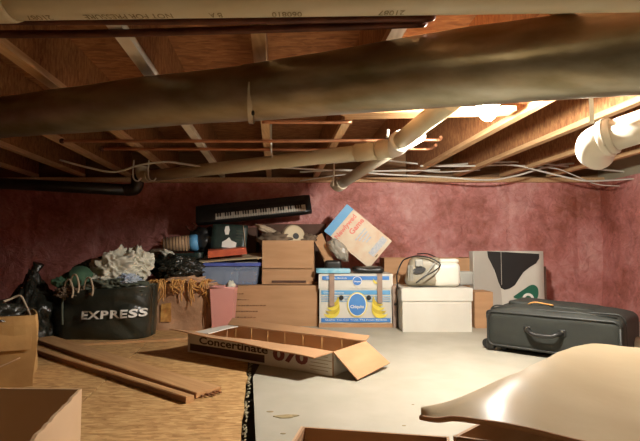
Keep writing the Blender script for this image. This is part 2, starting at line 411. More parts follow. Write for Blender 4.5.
# floor sheets
def slab(pts, z0, z1): return MB().hexa([(x, y, z0) for x, y in pts], [(x, y, z1) for x, y in pts])
eL0 = G(240, 441); eL1 = G(249, 352)       # right edge of the OSB
def along(a, b, y): k = (y - a.y) / (b.y - a.y); return a.x + (b.x - a.x) * k
s0 = G(82, 402); s1 = G(140, 349)           # seam between the two OSB sheets
yF = -1.3; yK = 4.18
xs = lambda y: along(s0, s1, y)
sa = (xs(yK), yK)
ysl = lambda y: y
# the far / left sheet and the near / right sheet
far = [(-3.0, yF), (along(s0, s1, yF) - .003, yF), (xs(yK) - .003, yK), (-3.0, yK)]
near = [(along(s0, s1, yF) + .003, yF), (along(eL0, eL1, yF), yF), (along(eL0, eL1, yK), yK), (xs(yK) + .003, yK)]
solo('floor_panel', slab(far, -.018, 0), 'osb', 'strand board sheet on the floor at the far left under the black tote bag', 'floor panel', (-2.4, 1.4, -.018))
def ragged_edge():
    mb = MB(); n = 90; ys = [yF + (yK - yF) * i / n for i in range(n + 1)]
    L = [(xs(y) + .003, y) for y in ys]; Rr = [(along(eL0, eL1, y) + .010 * noise.noise(Vector((y * 14, 3, 1))), y) for y in ys]
    for z, fl in ((0, 0), (-.018, 1)):
        vs = [(*a, z) for a in L] + [(b[0] + .006 * fl * noise.noise(Vector((b[1] * 30, 9, 1))), b[1], z) for b in Rr]
        mb.add(vs, [(i, n + 1 + i, n + 2 + i, i + 1) for i in range(n)])
    o = 2 * (n + 1)
    mb.f += [[n + 1 + i, o + n + 1 + i, o + n + 2 + i, n + 2 + i] for i in range(n)]; mb.sm += [False] * n
    return mb
pn = solo('floor_panel', ragged_edge(), 'osb', 'strand board sheet with a flaking edge beside the white board', 'floor panel', (-1.2, 1.4, -.018))
flk = MB(); rnd = random.Random(5)
for i in range(150):
    y = 1.2 + 1.5 * rnd.random(); x = along(eL0, eL1, y) + .004 + .010 * rnd.random(); z = -.016 + .015 * rnd.random(); l = .006 + .012 * rnd.random()
    a = rnd.random() * 3; dx, dy = cos(a) * l, sin(a) * l
    flk.hexa([(x, y, z), (x + .004, y, z), (x + .004 + dx * .3, y + l, z), (x + dx * .3, y + l, z)], [(x, y, z + .002), (x + .004, y, z + .003), (x + .004 + dx * .3, y + l, z + .002), (x + dx * .3, y + l, z + .003)])
part('flaking_edge', flk, mat('flaked_strands', (.55, .50, .34), (.20, .16, .08), scale=60, rough=.8), pn, 'pale flaked strands along the edge', True, 'stuff')
w0 = G(256, 441); w1 = G(253, 376); yS0 = G(255, 377).y; yS1 = G(640, 384).y
wx = lambda y: along(w0, w1, y)
nearW = [(wx(yF), yF), (2.45, yF), (2.45, yS1 - .004), (wx(yS0), yS0 - .004)]
farW = [(wx(yS0), yS0), (2.45, yS1), (2.45, yK), (wx(yS0) , yK)]
pw = solo('floor_panel', slab(nearW, -.014, 0.001), 'white_board', 'white faced board on the floor in the foreground with a torn spot', 'floor panel', (.8, .8, -.014))
solo('floor_panel', slab(farW, -.014, 0.000), 'white_board', 'white faced board on the floor under the suitcase and cartons', 'floor panel', (.8, 2.8, -.014))
c = G(286, 417)
part('torn_spot', MB().add([v for v in MB().poly([(c.x + .038 * cos(a) * (1 + .25 * sin(3 * a)), c.y + .016 * sin(a) + .10 * .038 * cos(a), .003) for a in [2 * pi * k / 24 for k in range(24)]], (0, 0, 1), .002).v], MB().poly([(cos(2 * pi * k / 24), sin(2 * pi * k / 24), 0) for k in range(24)], (0, 0, 1)).f), 'ink_grey', pw, 'brown torn spot in the white facing', True)
for (a, b, s_) in ((270, 412, .012), (283, 434, .008), (404, 426, .006), (413, 405, .005)):
    g = G(a, b); part('scuff', MB().poly([(g.x + s_ * cos(2 * pi * k / 10), g.y + s_ * .5 * sin(2 * pi * k / 10), .002) for k in range(10)], (0, 0, 1), .001), 'ink_grey', pw, 'small brown scuff', True)
# short board lying behind the planks
a, b = G(80, 346), G(186, 340)
solo('plywood_strip', MB().hexa([(a.x, a.y, 0), (b.x, b.y, 0), (b.x, b.y + .05, 0), (a.x, a.y + .05, 0)], [(a.x, a.y, .012), (b.x, b.y, .012), (b.x, b.y + .05, .012), (a.x, a.y + .05, .012)]), 'wood_x', 'thin pale wood strip on the floor in front of the black tote bag', 'wood strip')

# joists
JD = -.094
names = ['leftmost floor joist, mostly in the dark corner', 'second floor joist from the left, behind the left end of the duct', 'third floor joist from the left crossing the dark left corner',
         'floor joist fourth from the left, lit where it passes over the copper pipes', 'floor joist with a white painted underside near the left of the printed pipe',
         'floor joist right above the strap of the duct', 'floor joist ending above the grey drain branch', 'floor joist passing behind the sloped drain pipe under the duct',
         'floor joist running just left of the lit bulb towards the wall', 'floor joist running just right of the lit bulb', 'floor joist above the big white pipe at the right', 'rightmost floor joist at the beige rim board']
joists = []
proto = None
for i in range(12):
    x0 = -.60 + .418 * (i - 4)
    y0, y1 = YB + .01, WY - .04
    if x0 + JD * (y1 - 1.36) < XL + .07:   # stop where it meets the left wall
        y1 = 1.36 + (XL + .07 - x0) / JD
    if x0 + JD * (y0 - 1.36) > XR - .1: y0 = 1.36 + (XR - .1 - x0) / JD
    xx = lambda y: x0 + JD * (y - 1.36)
    j = root('floor_joist', names[i], 'joist', (xx(y1), y1, ZJ))
    def beam(hw, z0, z1): return MB().hexa([(xx(y0) - hw, y0, z0), (xx(y0) + hw, y0, z0), (xx(y1) + hw, y1, z0), (xx(y1) - hw, y1, z0)], [(xx(y0) - hw, y0, z1), (xx(y0) + hw, y0, z1), (xx(y1) + hw, y1, z1), (xx(y1) - hw, y1, z1)])
    part('bottom_edge', beam(.022, ZJ, ZJ + .028), 'paint_white' if i == 4 else 'wood', j, 'white painted underside' if i == 4 else None, True)
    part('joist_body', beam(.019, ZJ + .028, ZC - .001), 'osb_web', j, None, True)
# blocking board that carries the lamp
a, b = P(338, 112, 2.24), P(512, 111, 2.18)
solo('blocking_board', MB().hexa([(a.x, a.y - .05, ZJ - .020), (b.x, b.y - .05, ZJ - .020), (b.x, b.y + .05, ZJ - .020), (a.x + .06, a.y + .05, ZJ - .020)], [(a.x, a.y - .05, ZJ - .001), (b.x, b.y - .05, ZJ - .001), (b.x, b.y + .05, ZJ - .001), (a.x + .06, a.y + .05, ZJ - .001)]), 'wood_x', 'short pine board nailed across the joists beside the lit bulb', 'board')

# ------------------------------------------------------------------ lamp
BP = P(488, 112, 2.0)
lamp = root('ceiling_bulb', 'bare lit light bulb under the joists behind the duct', 'light bulb', (BP.x, BP.y, ZJ - .021))
zt = -.001; zb = BP.z - (ZJ - .021)
part('lamp_holder', MB().lathe([(0, zt), (.055, zt), (.055, zt - .012), (.03, zt - .02), (.0, zt - .02)], 24), 'white_plastic', lamp)
part('bulb', MB().lathe([(0, zb - .038), (.014, zb - .036), (.029, zb - .024), (.038, zb), (.034, zb + .017), (.018, zb + .030), (.0, zb + .030)], 24), 'bulb', lamp, 'glowing white bulb')
fill_lamp = root('ceiling_bulb', 'added fill bulb behind the viewer, outside the picture', 'light bulb', (.12, -.55, ZJ - .001))  # weak warm lamp added out of view to brighten the nearest pipe and duct
part('lamp_holder', MB().lathe([(0, 0), (.055, 0), (.055, -.012), (.03, -.03), (.014, -.03), (.014, -.045)], 24), 'white_plastic', fill_lamp)
part('bulb', MB().lathe([(0, -.115), (.012, -.113), (.024, -.10), (.032, -.085), (.029, -.066), (.014, -.045)], 24), 'fill_bulb', fill_lamp)

# ------------------------------------------------------------------ pipes and duct
duct = root('air_duct', 'large round galvanised metal duct running across under the joists', 'duct', (.0, 1.49, .96))
dp = []; dr = []
ctl = [(-2.75, 2.32, 1.085, .078), (-1.17, 1.88, 1.085, .083), (-.25, 1.605, 1.083, .094), (-.24, 1.602, 1.083, .097), (.12, 1.475, 1.080, .101), (.40, 1.385, 1.084, .109), (.87, 1.255, 1.086, .122), (1.0, 1.235, 1.086, .122), (2.45, 1.235, 1.086, .122)]
def dax(x):
    for a_, b_ in zip(ctl, ctl[1:]):
        if a_[0] <= x <= b_[0]:
            t = (x - a_[0]) / (b_[0] - a_[0]); return [a_[m] * (1 - t) + b_[m] * t for m in range(4)]
for i in range(len(ctl) - 1):
    n = max(1, int(abs(ctl[i + 1][0] - ctl[i][0]) / .05))
    for k in range(n):
        t = k / n; q = [ctl[i][m] * (1 - t) + ctl[i + 1][m] * t for m in range(4)]
        dp.append(Vector(q[:3])); dr.append(q[3])
dp.append(Vector(ctl[-1][:3])); dr.append(ctl[-1][3])
dm = MB().tube(dp, dr, 56, caps=False)
def dent(p):
    q_ = dax(min(2.44, max(-2.74, p.x))); ax = Vector((p.x, q_[1], q_[2])); d = p - ax
    return p + d.normalized() * (.006 * noise.noise(Vector((p.x * 2.2, p.y * 5, p.z * 9))) + .002 * noise.noise(p * 9))
dm.map(dent)
part('duct_shell', dm, 'duct', duct, None, True)
def ring_on(x, r, name, m, wd=.012, th=.003, par=duct):
    q_ = dax(x); c = Vector(q_[:3]); ax = Vector((1, -.29, 0)).normalized(); r = q_[3] + .001
    part(name, MB().tube([c - ax * wd, c - ax * wd * .6, c + ax * wd * .6, c + ax * wd], [r, r + th, r + th, r], 56, caps=False), m, par, None, True)
for x in (-1.75, .95): ring_on(x, .104 if x < 0 else .128, 'duct_joint', 'steel_edge', .012, .004)
# hanging strap
st = root('duct_strap', 'thin metal strap that hangs the duct under a joist', 'strap', (-.225, 1.553, ZJ))
cst = Vector((-.235, 1.600, 1.083)); sp = []
for k in range(25):
    a = R(-170 + k * 205 / 24); sp.append(cst + Vector((.03 * sin(a) * .6, cos(a) * .118, -abs(1) * sin(a + pi) * .118)))
sp = [cst + Vector((-.02, .105 * cos(a), .105 * sin(a))) for a in [R(60 - 240 * k / 28) for k in range(29)]]
part('strap_band', MB().grid(lambda u, v: sp[int(round(u * 28))] + Vector(((v - .5) * .016 + .035 * u, 0, 0)), 28, 1), 'steel_edge', st, None, True)
part('bolt', MB().tube([P(253, 112, 1.47), P(253, 114, 1.455)], .005, 10), 'ink', st, None, True)

# top printed pipe
top = root('printed_drain_pipe', 'cream plastic pipe with upside-down print along the top edge', 'pipe', (-.2, 1.08, 1.08))
def top_c(x): return Vector((x, 1.048 - .02 * x, 1.136 + .004 * x))
part('pipe', MB().tube([top_c(-.715 + 1.65 * k / 40) for k in range(41)], .057, 48), 'pvc', top, None, True)
part('coupling', MB().tube([top_c(x) for x in (-1.0, -.995, -.71, -.70)], [.060, .0625, .0625, .060], 48), 'pvc', top, None, True)
part('pipe', MB().tube([top_c(-2.0 + 1.05 * k / 10) for k in range(11)], .057, 48), 'pvc', top, None, True)
def pipe_text(txt, px0, px1, row, h=.021):
    # print sits on the lower front of the pipe, upside down
    Yc = 1.05; x0 = (px0 - 320) / F * Yc * 1.03; x1 = (px1 - 320) / F * Yc * 1.03
    mb = fit_text(txt, x1 - x0, h, bold=.01)
    a0 = R(row)   # angle below the horizontal at which the print's top (lower edge) sits
    def f(v):
        x = x1 - v.x; a = a0 - v.y / .057   # upside down: letters' up goes down
        a = a0 - (h - v.y) / .057
        c_ = top_c(x); return c_ + Vector((0, -cos(a), -sin(a))) * .0580
    mb.map(f); part('lettering', mb, 'ink_grey', top, 'faded upside-down print', True)
pipe_text('NOT FOR PRESSURE', 83, 172, 100)
pipe_text('21087', 24, 50, 100); pipe_text('21087', 378, 404, 100); pipe_text('060810', 272, 302, 100); pipe_text('B A', 209, 222, 100)

# dark copper lines near the top
def line_pipe(name, pts, r, m, label, cat='pipe', group=None, seg=14, n=6):
    return solo(name, MB().tube(spline(pts, n), r, seg), m, label, cat, None, group)
z_ = 1.188
line_pipe('water_pipe', [(-1.6, G(0, 21, z_).y, z_), G(60, 21, z_), G(200, 20.5, z_), G(330, 19, z_), G(395, 18, z_), G(425, 18, z_ ), G(432, 17, z_ + .03)], .0115, 'copper_old', 'dark copper pipe just beneath the printed pipe, nearer of the two')
line_pipe('water_pipe', [(-1.6, G(0, 34, z_).y, z_), G(60, 34, z_), G(200, 31, z_), G(330, 27, z_), G(400, 24.5, z_), G(418, 24, z_), G(424, 23, z_ + .03)], .0115, 'copper_old', 'dark copper pipe beneath the printed pipe, the farther of the two')
z_ = 1.186
CP = {}
CP[141] = line_pipe('copper_pipe', [G(62, 141, z_), G(150, 141, z_), G(300, 141, z_), G(420, 140, z_), G(438, 140, z_), G(441, 137, z_ + .012)], .0095, 'copper', 'long copper pipe under the joists, upper one behind the duct')
CP[149] = line_pipe('copper_pipe', [G(102, 149, z_), G(200, 149, z_), G(300, 149.5, z_), G(400, 149, z_), G(428, 149, z_), G(436, 145, z_ + .01)], .0095, 'copper', 'long copper pipe under the joists just below its twin')
line_pipe('copper_pipe', [G(262, 122, z_), G(300, 122, z_), G(352, 122, z_)], .0095, 'copper', 'short copper pipe right behind the duct strap')
for (a, b) in ((62, 141), (102, 149)):
    g = G(a, b, z_); part('end_cap', MB().blob(.016, .016, .016, g, amp=0, sub=2), 'copper_old', CP[b], 'dark end cap', True)

# sloped cream drain
dr_ = root('drain_pipe', 'cream plastic drain pipe sloping across behind the duct with couplings', 'pipe', P(250, 170, 3.05))
A0, A1, A2 = P(150, 176, 3.62), P(372, 151, 2.66), P(388, 146, 2.58)
part('pipe', MB().tube([A0, A0 * .5 + A1 * .5, A1], .043, 32), 'pvc', dr_, None, True)
dA = (A1 - A0).normalized()
part('coupling', MB().tube([A1 - dA * .10, A1 - dA * .095, A1 + dA * .02, A1 + dA * .03], [.045, .052, .052, .047], 32), 'pvc', dr_, None, True)
part('coupling', MB().tube([A1 + dA * .035, A1 + dA * .04, A1 + dA * .12], [.047, .055, .055], 32), 'pvc', dr_, None, True)
B0 = A1 + dA * .11; B1 = P(452, 100, 1.80)
part('elbow', MB().tube(spline([B0 - dA * .03, B0, B0 + dA * .03 + (B1 - B0) * .05, B0 + (B1 - B0) * .2], 6), .050, 32), 'pvc_white', dr_, None, True)
part('pipe', MB().tube([B0 + (B1 - B0) * .18, B1], .043, 32), 'pvc', dr_, None, True)
cdir = (B1 - B0).normalized(); cc = B0 + (B1 - B0) * .2
part('coupling', MB().tube([cc - cdir * .02, cc - cdir * .015, cc + cdir * .03, cc + cdir * .035], [.045, .056, .056, .045], 32), 'pvc_white', dr_, None, True)
E0 = A0 - dA * .05
part('elbow', MB().tube(spline([A0, A0 - dA * .05, A0 - dA * .09 + Vector((0, 0, .02)), A0 - dA * .10 + Vector((0, 0, .075))], 6), .047, 24), 'pvc', dr_, None, True)
# lower branch
br = root('drain_branch', 'greyish drain pipe sloping down behind the coupling, its open end above the tilted box', 'pipe', P(336, 190, 3.3))
C0, C1 = P(341, 184, 3.28), P(412, 138, 2.55)
cd = (C1 - C0).normalized()
part('pipe', MB().tube([C0, C1], .036, 28), 'pvc_grey', br, None, True)
part('coupling', MB().tube([C1 - cd * .10, C1 - cd * .09, C1 + cd * .06], [.038, .046, .046], 28), 'pvc_white', br, 'white coupling', True)
part('end_fitting', MB().tube(spline([C0 + cd * .02, C0 - cd * .04, C0 - cd * .07 + Vector((-.01, 0, .03))], 5), .042, 28), 'pvc_grey', br, None, True)
part('hanger', MB().tube([P(333, 186, 3.25), P(334, 172, 3.3), (P(334, 172, 3.3).x, 3.32, ZJ - .002)], .006, 8), 'pvc_white', br, 'white wire hanger', True)
# black waste pipe in the left corner
K0, K1 = P(-60, 180, 3.75), P(126, 190, 3.70)
bp_ = root('waste_pipe', 'black waste pipe in the dark left corner with an upright elbow', 'pipe', K1)
part('pipe', MB().tube([K0, K1], .045, 28), 'abs', bp_, None, True)
part('elbow', MB().tube(spline([K1, K1 + Vector((.06, 0, .005)), K1 + Vector((.085, 0, .04)), K1 + Vector((.09, 0, .115))], 6), .049, 28), 'abs', bp_, None, True)
# big white pipe at right
Q0, Q1 = P(609, 137, 1.66), P(700, 107, 1.46)
qd = (Q1 - Q0).normalized()
wp = root('white_drain_pipe', 'thick white drain pipe with an elbow, hanging at the right edge', 'pipe', (Q0.x, Q0.y, Q0.z))
part('pipe', MB().tube([Q0, Q1 + qd * .02], .055, 40), 'pvc_white', wp, None, True)
part('coupling', MB().tube([Q0 + qd * .02, Q0 + qd * .015, Q0 - qd * .02, Q0 - qd * .025], [.057, .064, .064, .058], 40), 'pvc_white', wp, None, True)
part('elbow', MB().tube(spline([Q0 - qd * .02, Q0 - qd * .03, Q0 - qd * .045 + Vector((.004, .02, -.006)), Q0 - qd * .045 + Vector((.03, .07, -.02)), Q0 - qd * .03 + Vector((.07, .13, -.03))], 6), [.056] * 25, 40), 'pvc_white', wp, None, True)
hq = P(592, 124, 1.62)
part('hanger', MB().grid(lambda u, v: Vector((hq.x + (u - .5) * .016, hq.y, hq.z + (ZJ - hq.z) * v)), 1, 4), 'pvc_white', wp, 'white strap', True)
hr = [Q0 + qd * (-.002) + Matrix.Rotation(a, 3, qd) @ (qd.orthogonal().normalized() * .066) for a in [2 * pi * k / 24 for k in range(25)]]
part('hanger_ring', MB().tube(hr, .004, 6), 'pvc_white', wp, None, True)
# white vertical hangers and cables
hh = P(388, 132, 2.56)
solo('pipe_hanger', MB().tube([(hh.x, hh.y, ZJ - .001), (hh.x, hh.y, hh.z), (hh.x - .004, hh.y + .01, hh.z - .03)], .008, 10), 'cable', 'white plastic strap holding the cream drain by its coupling', 'pipe hanger')
def cable(pts, label, Y=3.9, r=.0072, m='cable', group='white cables above the insulation', name='cable'):
    P3 = [P(*p) if len(p) == 3 else P(p[0], p[1], Y) for p in pts]
    return solo(name, MB().tube(spline(P3, 6), r, 8), m, label, 'cable', None, group)
cable([(288, 166), (330, 163), (375, 160), (410, 163), (440, 165), (502, 162), (534, 163), (565, 166), (608, 170), (660, 176)], 'white cable highest along the wall top', 3.95)
cable([(300, 172), (345, 170), (380, 174), (440, 177), (487, 180), (515, 176), (543, 168), (565, 164), (600, 163)], 'white cable that dips low under the bulb then rises to the right', 3.88)
cable([(420, 166), (470, 166), (512, 165), (540, 171), (574, 179), (596, 181), (660, 177)], 'white cable that sags at the right end of the wall', 3.8)
cable([(500, 164), (552, 168), (571, 174), (596, 184), (620, 186)], 'thin white cable crossing the others near the big white pipe', 3.84, .004)
cable([(300, 181), (325, 177), (350, 174), (400, 170), (440, 172), (480, 170)], 'white cable running between the top one and the dipping one', 3.92, .0045)
cable([(271, 119, 2.9), (271, 140, 3.0), (272, 156, 2.98), (277, 166, 3.0), (292, 168, 3.2), (330, 170, 3.6), (380, 171, 3.85), (440, 170, 3.9)], 'white wire bent down over the cream drain then along the wall', r=.006)
cable([(60, 160), (90, 168), (115, 172), (140, 165), (165, 162), (185, 164), (205, 167)], 'white cable drooping in the left corner under the joists', 3.3)
for (a, lab) in ((134, 'left'), (149, 'right')):
    cable([(a, 160), (a - 1, 172), (a, 179), (a + 4, 181), (a + 7, 178)], 'white J-shaped hook at the end of the cream drain, the %s one' % lab, 3.48, .006, name='pipe_hook', group='white hooks')

# ------------------------------------------------------------------ planks on the floor
def plank(name, A, B, w, z0, z1, label, brk=False):
    d = (B - A); d.z = 0; L = d.length; ang = math.atan2(d.y, d.x)
    r = root(name, label, 'wood plank', (A.x, A.y, 0), ang)
    n = 24; top = MB(); 
    mb = MB()
    def prof(u, y, z): return Vector((L * u, y + .002 * noise.noise(Vector((u * 9, y * 9, z))), z))
    e = .003
    sec = [(e, z0), (w - e, z0), (w, z0 + e), (w, z1 - e), (w - e, z1), (e, z1), (0, z1 - e), (0, z0 + e)]
    vs = [prof(i / n + (0.0 if not (brk and i == n) else .012 * noise.noise(Vector((y * 60, z * 90, 1)))), y, z) for i in range(n + 1) for y, z in sec]
    fs = [(i * 8 + k, i * 8 + (k + 1) % 8, (i + 1) * 8 + (k + 1) % 8, (i + 1) * 8 + k) for i in range(n) for k in range(8)]
    mb.add(vs, fs); mb.f += [list(range(7, -1, -1)), [n * 8 + k for k in range(8)]]; mb.sm += [False, False]
    part('plank_body', mb, 'wood_x', r)
    part('edge_face', MB().box(.004, L - .004, -.0015, -.0003, z0 + .003, z1 - .003), 'wood_brown', r, 'dark brown long edge')  # long edge coloured darker than the plank
    return r, L
p1, L1 = plank('wood_plank', G(33, 342), G(196, 399), .115, 0, .022, 'pale wood plank with a dark edge on the floor, the one nearer the tote bag', True)
for k in range(5):
    part('splinter', MB().box(L1 - .002, L1 + .012 + .01 * (k % 3), .02 + .018 * k, .028 + .018 * k, .004 + .003 * (k % 2), .010 + .003 * (k % 2)), 'wood_brown', p1, 'dark broken splinter')
p2, L2 = plank('wood_plank', G(30, 352.5), G(186, 404), .035, 0, .024, 'narrower wood plank with a dark edge on the floor, the nearer of the two')

# ------------------------------------------------------------------ concertina carton in the middle
ca, cb = G(333, 377), G(188, 352)
dvec = Vector((ca.x - cb.x, ca.y - cb.y, 0)); L = dvec.length; ang = math.atan2(dvec.y, dvec.x)
H = .105; DEP = .30
cen = (ca + cb) / 2 + Vector((-sin(ang), cos(ang), 0)) * DEP / 2
cc_ = root('open_carton', 'long shallow open cardboard box with bold dark print lying in the middle', 'cardboard box', (cen.x, cen.y, 0), ang)
mb = MB(); W2, D2 = L / 2, DEP / 2
for a, b in (((-W2, -D2), (W2, -D2)), ((W2, -D2), (W2, D2)), ((W2, D2), (-W2, D2)), ((-W2, D2), (-W2, -D2))):
    q = sheet((*a, 0), (*b, 0), (*b, H), (*a, H), .006, 14, 4, wave=.002, wf=6); mb.add(q.v, q.f)
mb.box(-W2 + .006, W2 - .006, -D2 + .006, D2 - .006, 0, .005)
part('box_body', mb, 'carton', cc_)
part('printed_face', MB().box(-W2 + .002, W2 - .002, -D2 - .0035, -D2 - .0025, .002, H - .004), 'white_card', cc_, 'whitish printed front side')
part('printed_face', MB().box(W2 + .003, W2 + .004, -D2 + .002, D2 - .002, .002, H - .004), 'white_card', cc_, 'whitish end panel')
fr = lambda x, z: ((x, -D2 - .0036, z), (1, 0, 0), (0, 0, 1))
part('colour_band', MB().box(-W2 + .02, -W2 + .585 * L, -D2 - .0045, -D2 - .0036, .012, H * .46), 'ink_brown', cc_, 'dark brown band')
printed(cc_, 'lettering', fit_text('Concertinate', .51 * L, .038, bold=.025), 'ink_brown', fr(-W2 + .09, H * .52), .001, 'bold dark word')
printed(cc_, 'lettering', fit_text('070', .22 * L, .062, bold=.05), 'ink_red', fr(-W2 + .64 * L, H * .30), .001, 'large maroon numerals')
for k in range(5):
    printed(cc_, 'fine_print', rect2(0, 0, .10 * L + .03 * L * (k % 2), .0025), 'ink_grey', fr(-W2 + .875 * L - .01 * L * (k % 2), .02 + .015 * k), .0005, 'thin line of print')
# flaps: front one folded out over the print
fo = .115; rot_ = lambda a, l: (cos(R(a)) * l, sin(R(a)) * l)
part('flap', sheet((-W2, -D2, H), (W2, -D2, H), (W2 - .03, -D2 - .105, H - .012), (-W2 - .01, -D2 - .120, H + .030), .005, 16, 5, wave=.004, wf=5), 'carton', cc_, 'front flap folded outwards')
part('flap', sheet((W2, -D2, H), (W2, D2, H), (W2 + .135, D2 - .02, H - .085), (W2 + .125, -D2 - .01, H - .098), .005, 8, 8, wave=.004, wf=5), 'carton', cc_, 'end flap hanging to the floor')
part('flap', sheet((-W2, D2, H), (-W2, -D2, H), (-W2 + .13, -D2 + .02, H + .004), (-W2 + .10, D2 - .02, H + .006), .005, 8, 6, wave=.004, wf=5), 'white_card', cc_, 'white inner side of the folded-in left flap')
part('flap', sheet((W2, D2, H), (-W2, D2, H), (-W2 + .01, D2 + .03, H + .035), (W2, D2 + .04, H + .02), .005, 16, 5, wave=.003, wf=5), 'carton', cc_, 'back flap')
for k in range(7):
    x = -W2 + L * (.08 + .13 * k)
    part('crease', MB().tube([(x, D2 - .0095, .006), (x, D2 - .0095, H - .004)], .0018, 6), 'carton_old', cc_, 'vertical crease')

# ------------------------------------------------------------------ boxes along the wall
def span(x0, x1, Y): a = P(x0, 250, Y); b = P(x1, 250, Y); return (a.x + b.x) / 2, b.x - a.x
# wide plain carton
x, w = span(214, 318, 3.50); wz = P(270, 285.5, 3.5).z
wide = carton('wide_carton', 'wide plain brown carton with small lines of print behind the open box', (x, 3.50 + .21, 0), 0, w, .42, wz, 'carton', open_top=False, seed=2)
for k, (txt, ww) in enumerate(zip(['CONTENTS', 'QUANTITY', 'KEEP DRY THIS SIDE UP DO NOT', 'OPEN THE END FIRST', 'HANDLE WITH CARE'], (.075, .10, .22, .17, .15))):
    printed(wide, 'lettering', rect2(0, 0, .001, .001) if False else fit_text(['L 20.5 x 31', 'LOT 607 40', 'M 060 200 x 120 x 10.5 m', 'N 062 062 x 00 x 3 0', 'C 100 1000 x 00'][k], ww, .010), 'ink_text', ((233 - 320) / F * 3.5 - x, -.21 - .004, wz - .062 - .044 * k), .001) if False else None
def prt_line(r, x0, x1, z, yy, m='ink_text', h=.007, seed=0):
    rn = random.Random(seed); mb = MB(); xx_ = x0
    while xx_ < x1:
        l = .006 + .014 * rn.random(); mb.box(xx_, min(xx_ + l, x1), yy - .001, yy, z, z + h * (.6 + .4 * rn.random())); xx_ += l + .003 + .004 * rn.random()
    part('line_of_print', mb, m, r, 'small faded line of print')
x233 = P(234, 250, 3.5).x - x
for k, ww in enumerate((.075, .11, .235, .18, .165)): prt_line(wide, x233, x233 + ww, wz - .062 - .042 * k, -.2135, seed=k)
# medium carton with the front flap folded down
x, w = span(261.5, 315, 3.56); mz = P(288, 240.5, 3.56).z
med = carton('small_carton', 'cardboard box with its front flap folded down, on top of the wide carton', (x, 3.57 + .15, wz + .004), R(-1), w * .97, .30, mz - wz - .004, 'carton', flaps=(('front', .205, 176, None), ('right', .16, 150, None)), seed=4)
MZ = mz
part('shadow_band', MB().box(-w * .3, w * .34, -.158, -.156, .012, .028), 'carton_dark', med, 'painted shadow strip low on the front')  # shadow line below the folded flap, put in as a dark strip
# stuff inside the medium carton
cx, cy = x, 3.72
sp_ = P(294, 236, 3.66)
spool = root('cream_spool', 'round cream reel with a dark hole sticking out of the small carton', 'reel', (sp_.x, sp_.y, sp_.z - .09), rot=(R(-12), 0, R(18)))
part('reel_disc', MB().tube([(0, -.03, .09), (0, -.026, .09), (0, .02, .09), (0, .024, .09)], [.072, .082, .082, .074], 36), 'cream_card', spool)
part('reel_hole', MB().tube([(0.012, -.034, .085), (0.012, -.0305, .085)], [.022, .024], 20), 'ink', spool, 'dark hole')
part('reel_rim', MB().tube([(.0 + .084 * cos(a), -.0, .09 + .084 * sin(a)) for a in [2 * pi * k / 36 for k in range(37)]], .012, 8), 'cloth_brown', spool, 'brown rim')
solo('beige_bundle', MB().blob(.12, .06, .035, P(272, 233, 3.74), amp=.3, seed=3, sub=4, fn=lambda p: p + Vector((0, 0, -p.x * .45))), 'cloth_beige', 'beige rolled cloth lying on the small carton', 'cloth')
solo('dark_bundle', MB().blob(.13, .10, .06, P(276, 240, 3.68), amp=.35, seed=5, sub=4), 'cloth_brown', 'dark brown bundle inside the small carton', 'cloth')
solo('brown_bundle', MB().blob(.07, .06, .05, P(307, 240, 3.72), amp=.35, seed=9, sub=4), 'cloth_brown', 'brown cloth in the right corner of the small carton', 'cloth')
# tall dark boxes behind
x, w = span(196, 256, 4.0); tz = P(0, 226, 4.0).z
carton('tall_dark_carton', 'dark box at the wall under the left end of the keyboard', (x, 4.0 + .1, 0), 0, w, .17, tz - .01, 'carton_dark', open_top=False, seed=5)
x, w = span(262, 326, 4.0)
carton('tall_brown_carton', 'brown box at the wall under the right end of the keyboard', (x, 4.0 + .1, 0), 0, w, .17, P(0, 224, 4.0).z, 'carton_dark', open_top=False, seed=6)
bz2 = P(0, 224, 4.0).z
# keyboard
ka, kb = P(197, 226.5, 3.92), P(312, 214.5, 4.0)
kd = kb - ka; KL = kd.length
kyaw = math.atan2(kd.y, kd.x); krl = math.asin(kd.z / KL)
kb_ = root('music_keyboard', 'black electronic piano keyboard lying on top of the pile against the wall', 'keyboard', ka + Vector((0, 0, .0)), rot=(R(66), -krl, kyaw))
KD = .165
def kmap(v): return v
part('case', MB().rbox(KL, KD, .06, .012, 16, c=(KL / 2, KD / 2, .03)), 'black_plastic', kb_)
x0k, x1k = KL * .17, KL * .95; nw = 36; kw = (x1k - x0k) / nw
wkey = mesh_of('white_key', MB().box(0, kw * .9, .012, .066, .058, .066), 'white_plastic')
bkey = mesh_of('black_key', MB().box(0, kw * .55, .034, .066, .066, .072), 'black_plastic')
for k in range(nw):
    o = bpy.data.objects.new('white_key', wkey); COL.objects.link(o); o.parent = kb_; o.location = (x0k + k * kw, 0, 0)
    if k % 7 not in (2, 6) and k < nw - 1:
        o = bpy.data.objects.new('black_key', bkey); COL.objects.link(o); o.parent = kb_; o.location = (x0k + k * kw + kw * .7, 0, 0)
part('control_panel', MB().box(KL * .05, KL * .95, .115, KD - .02, .0605, .064), 'grey_plastic' if False else 'fabric_trim', kb_)
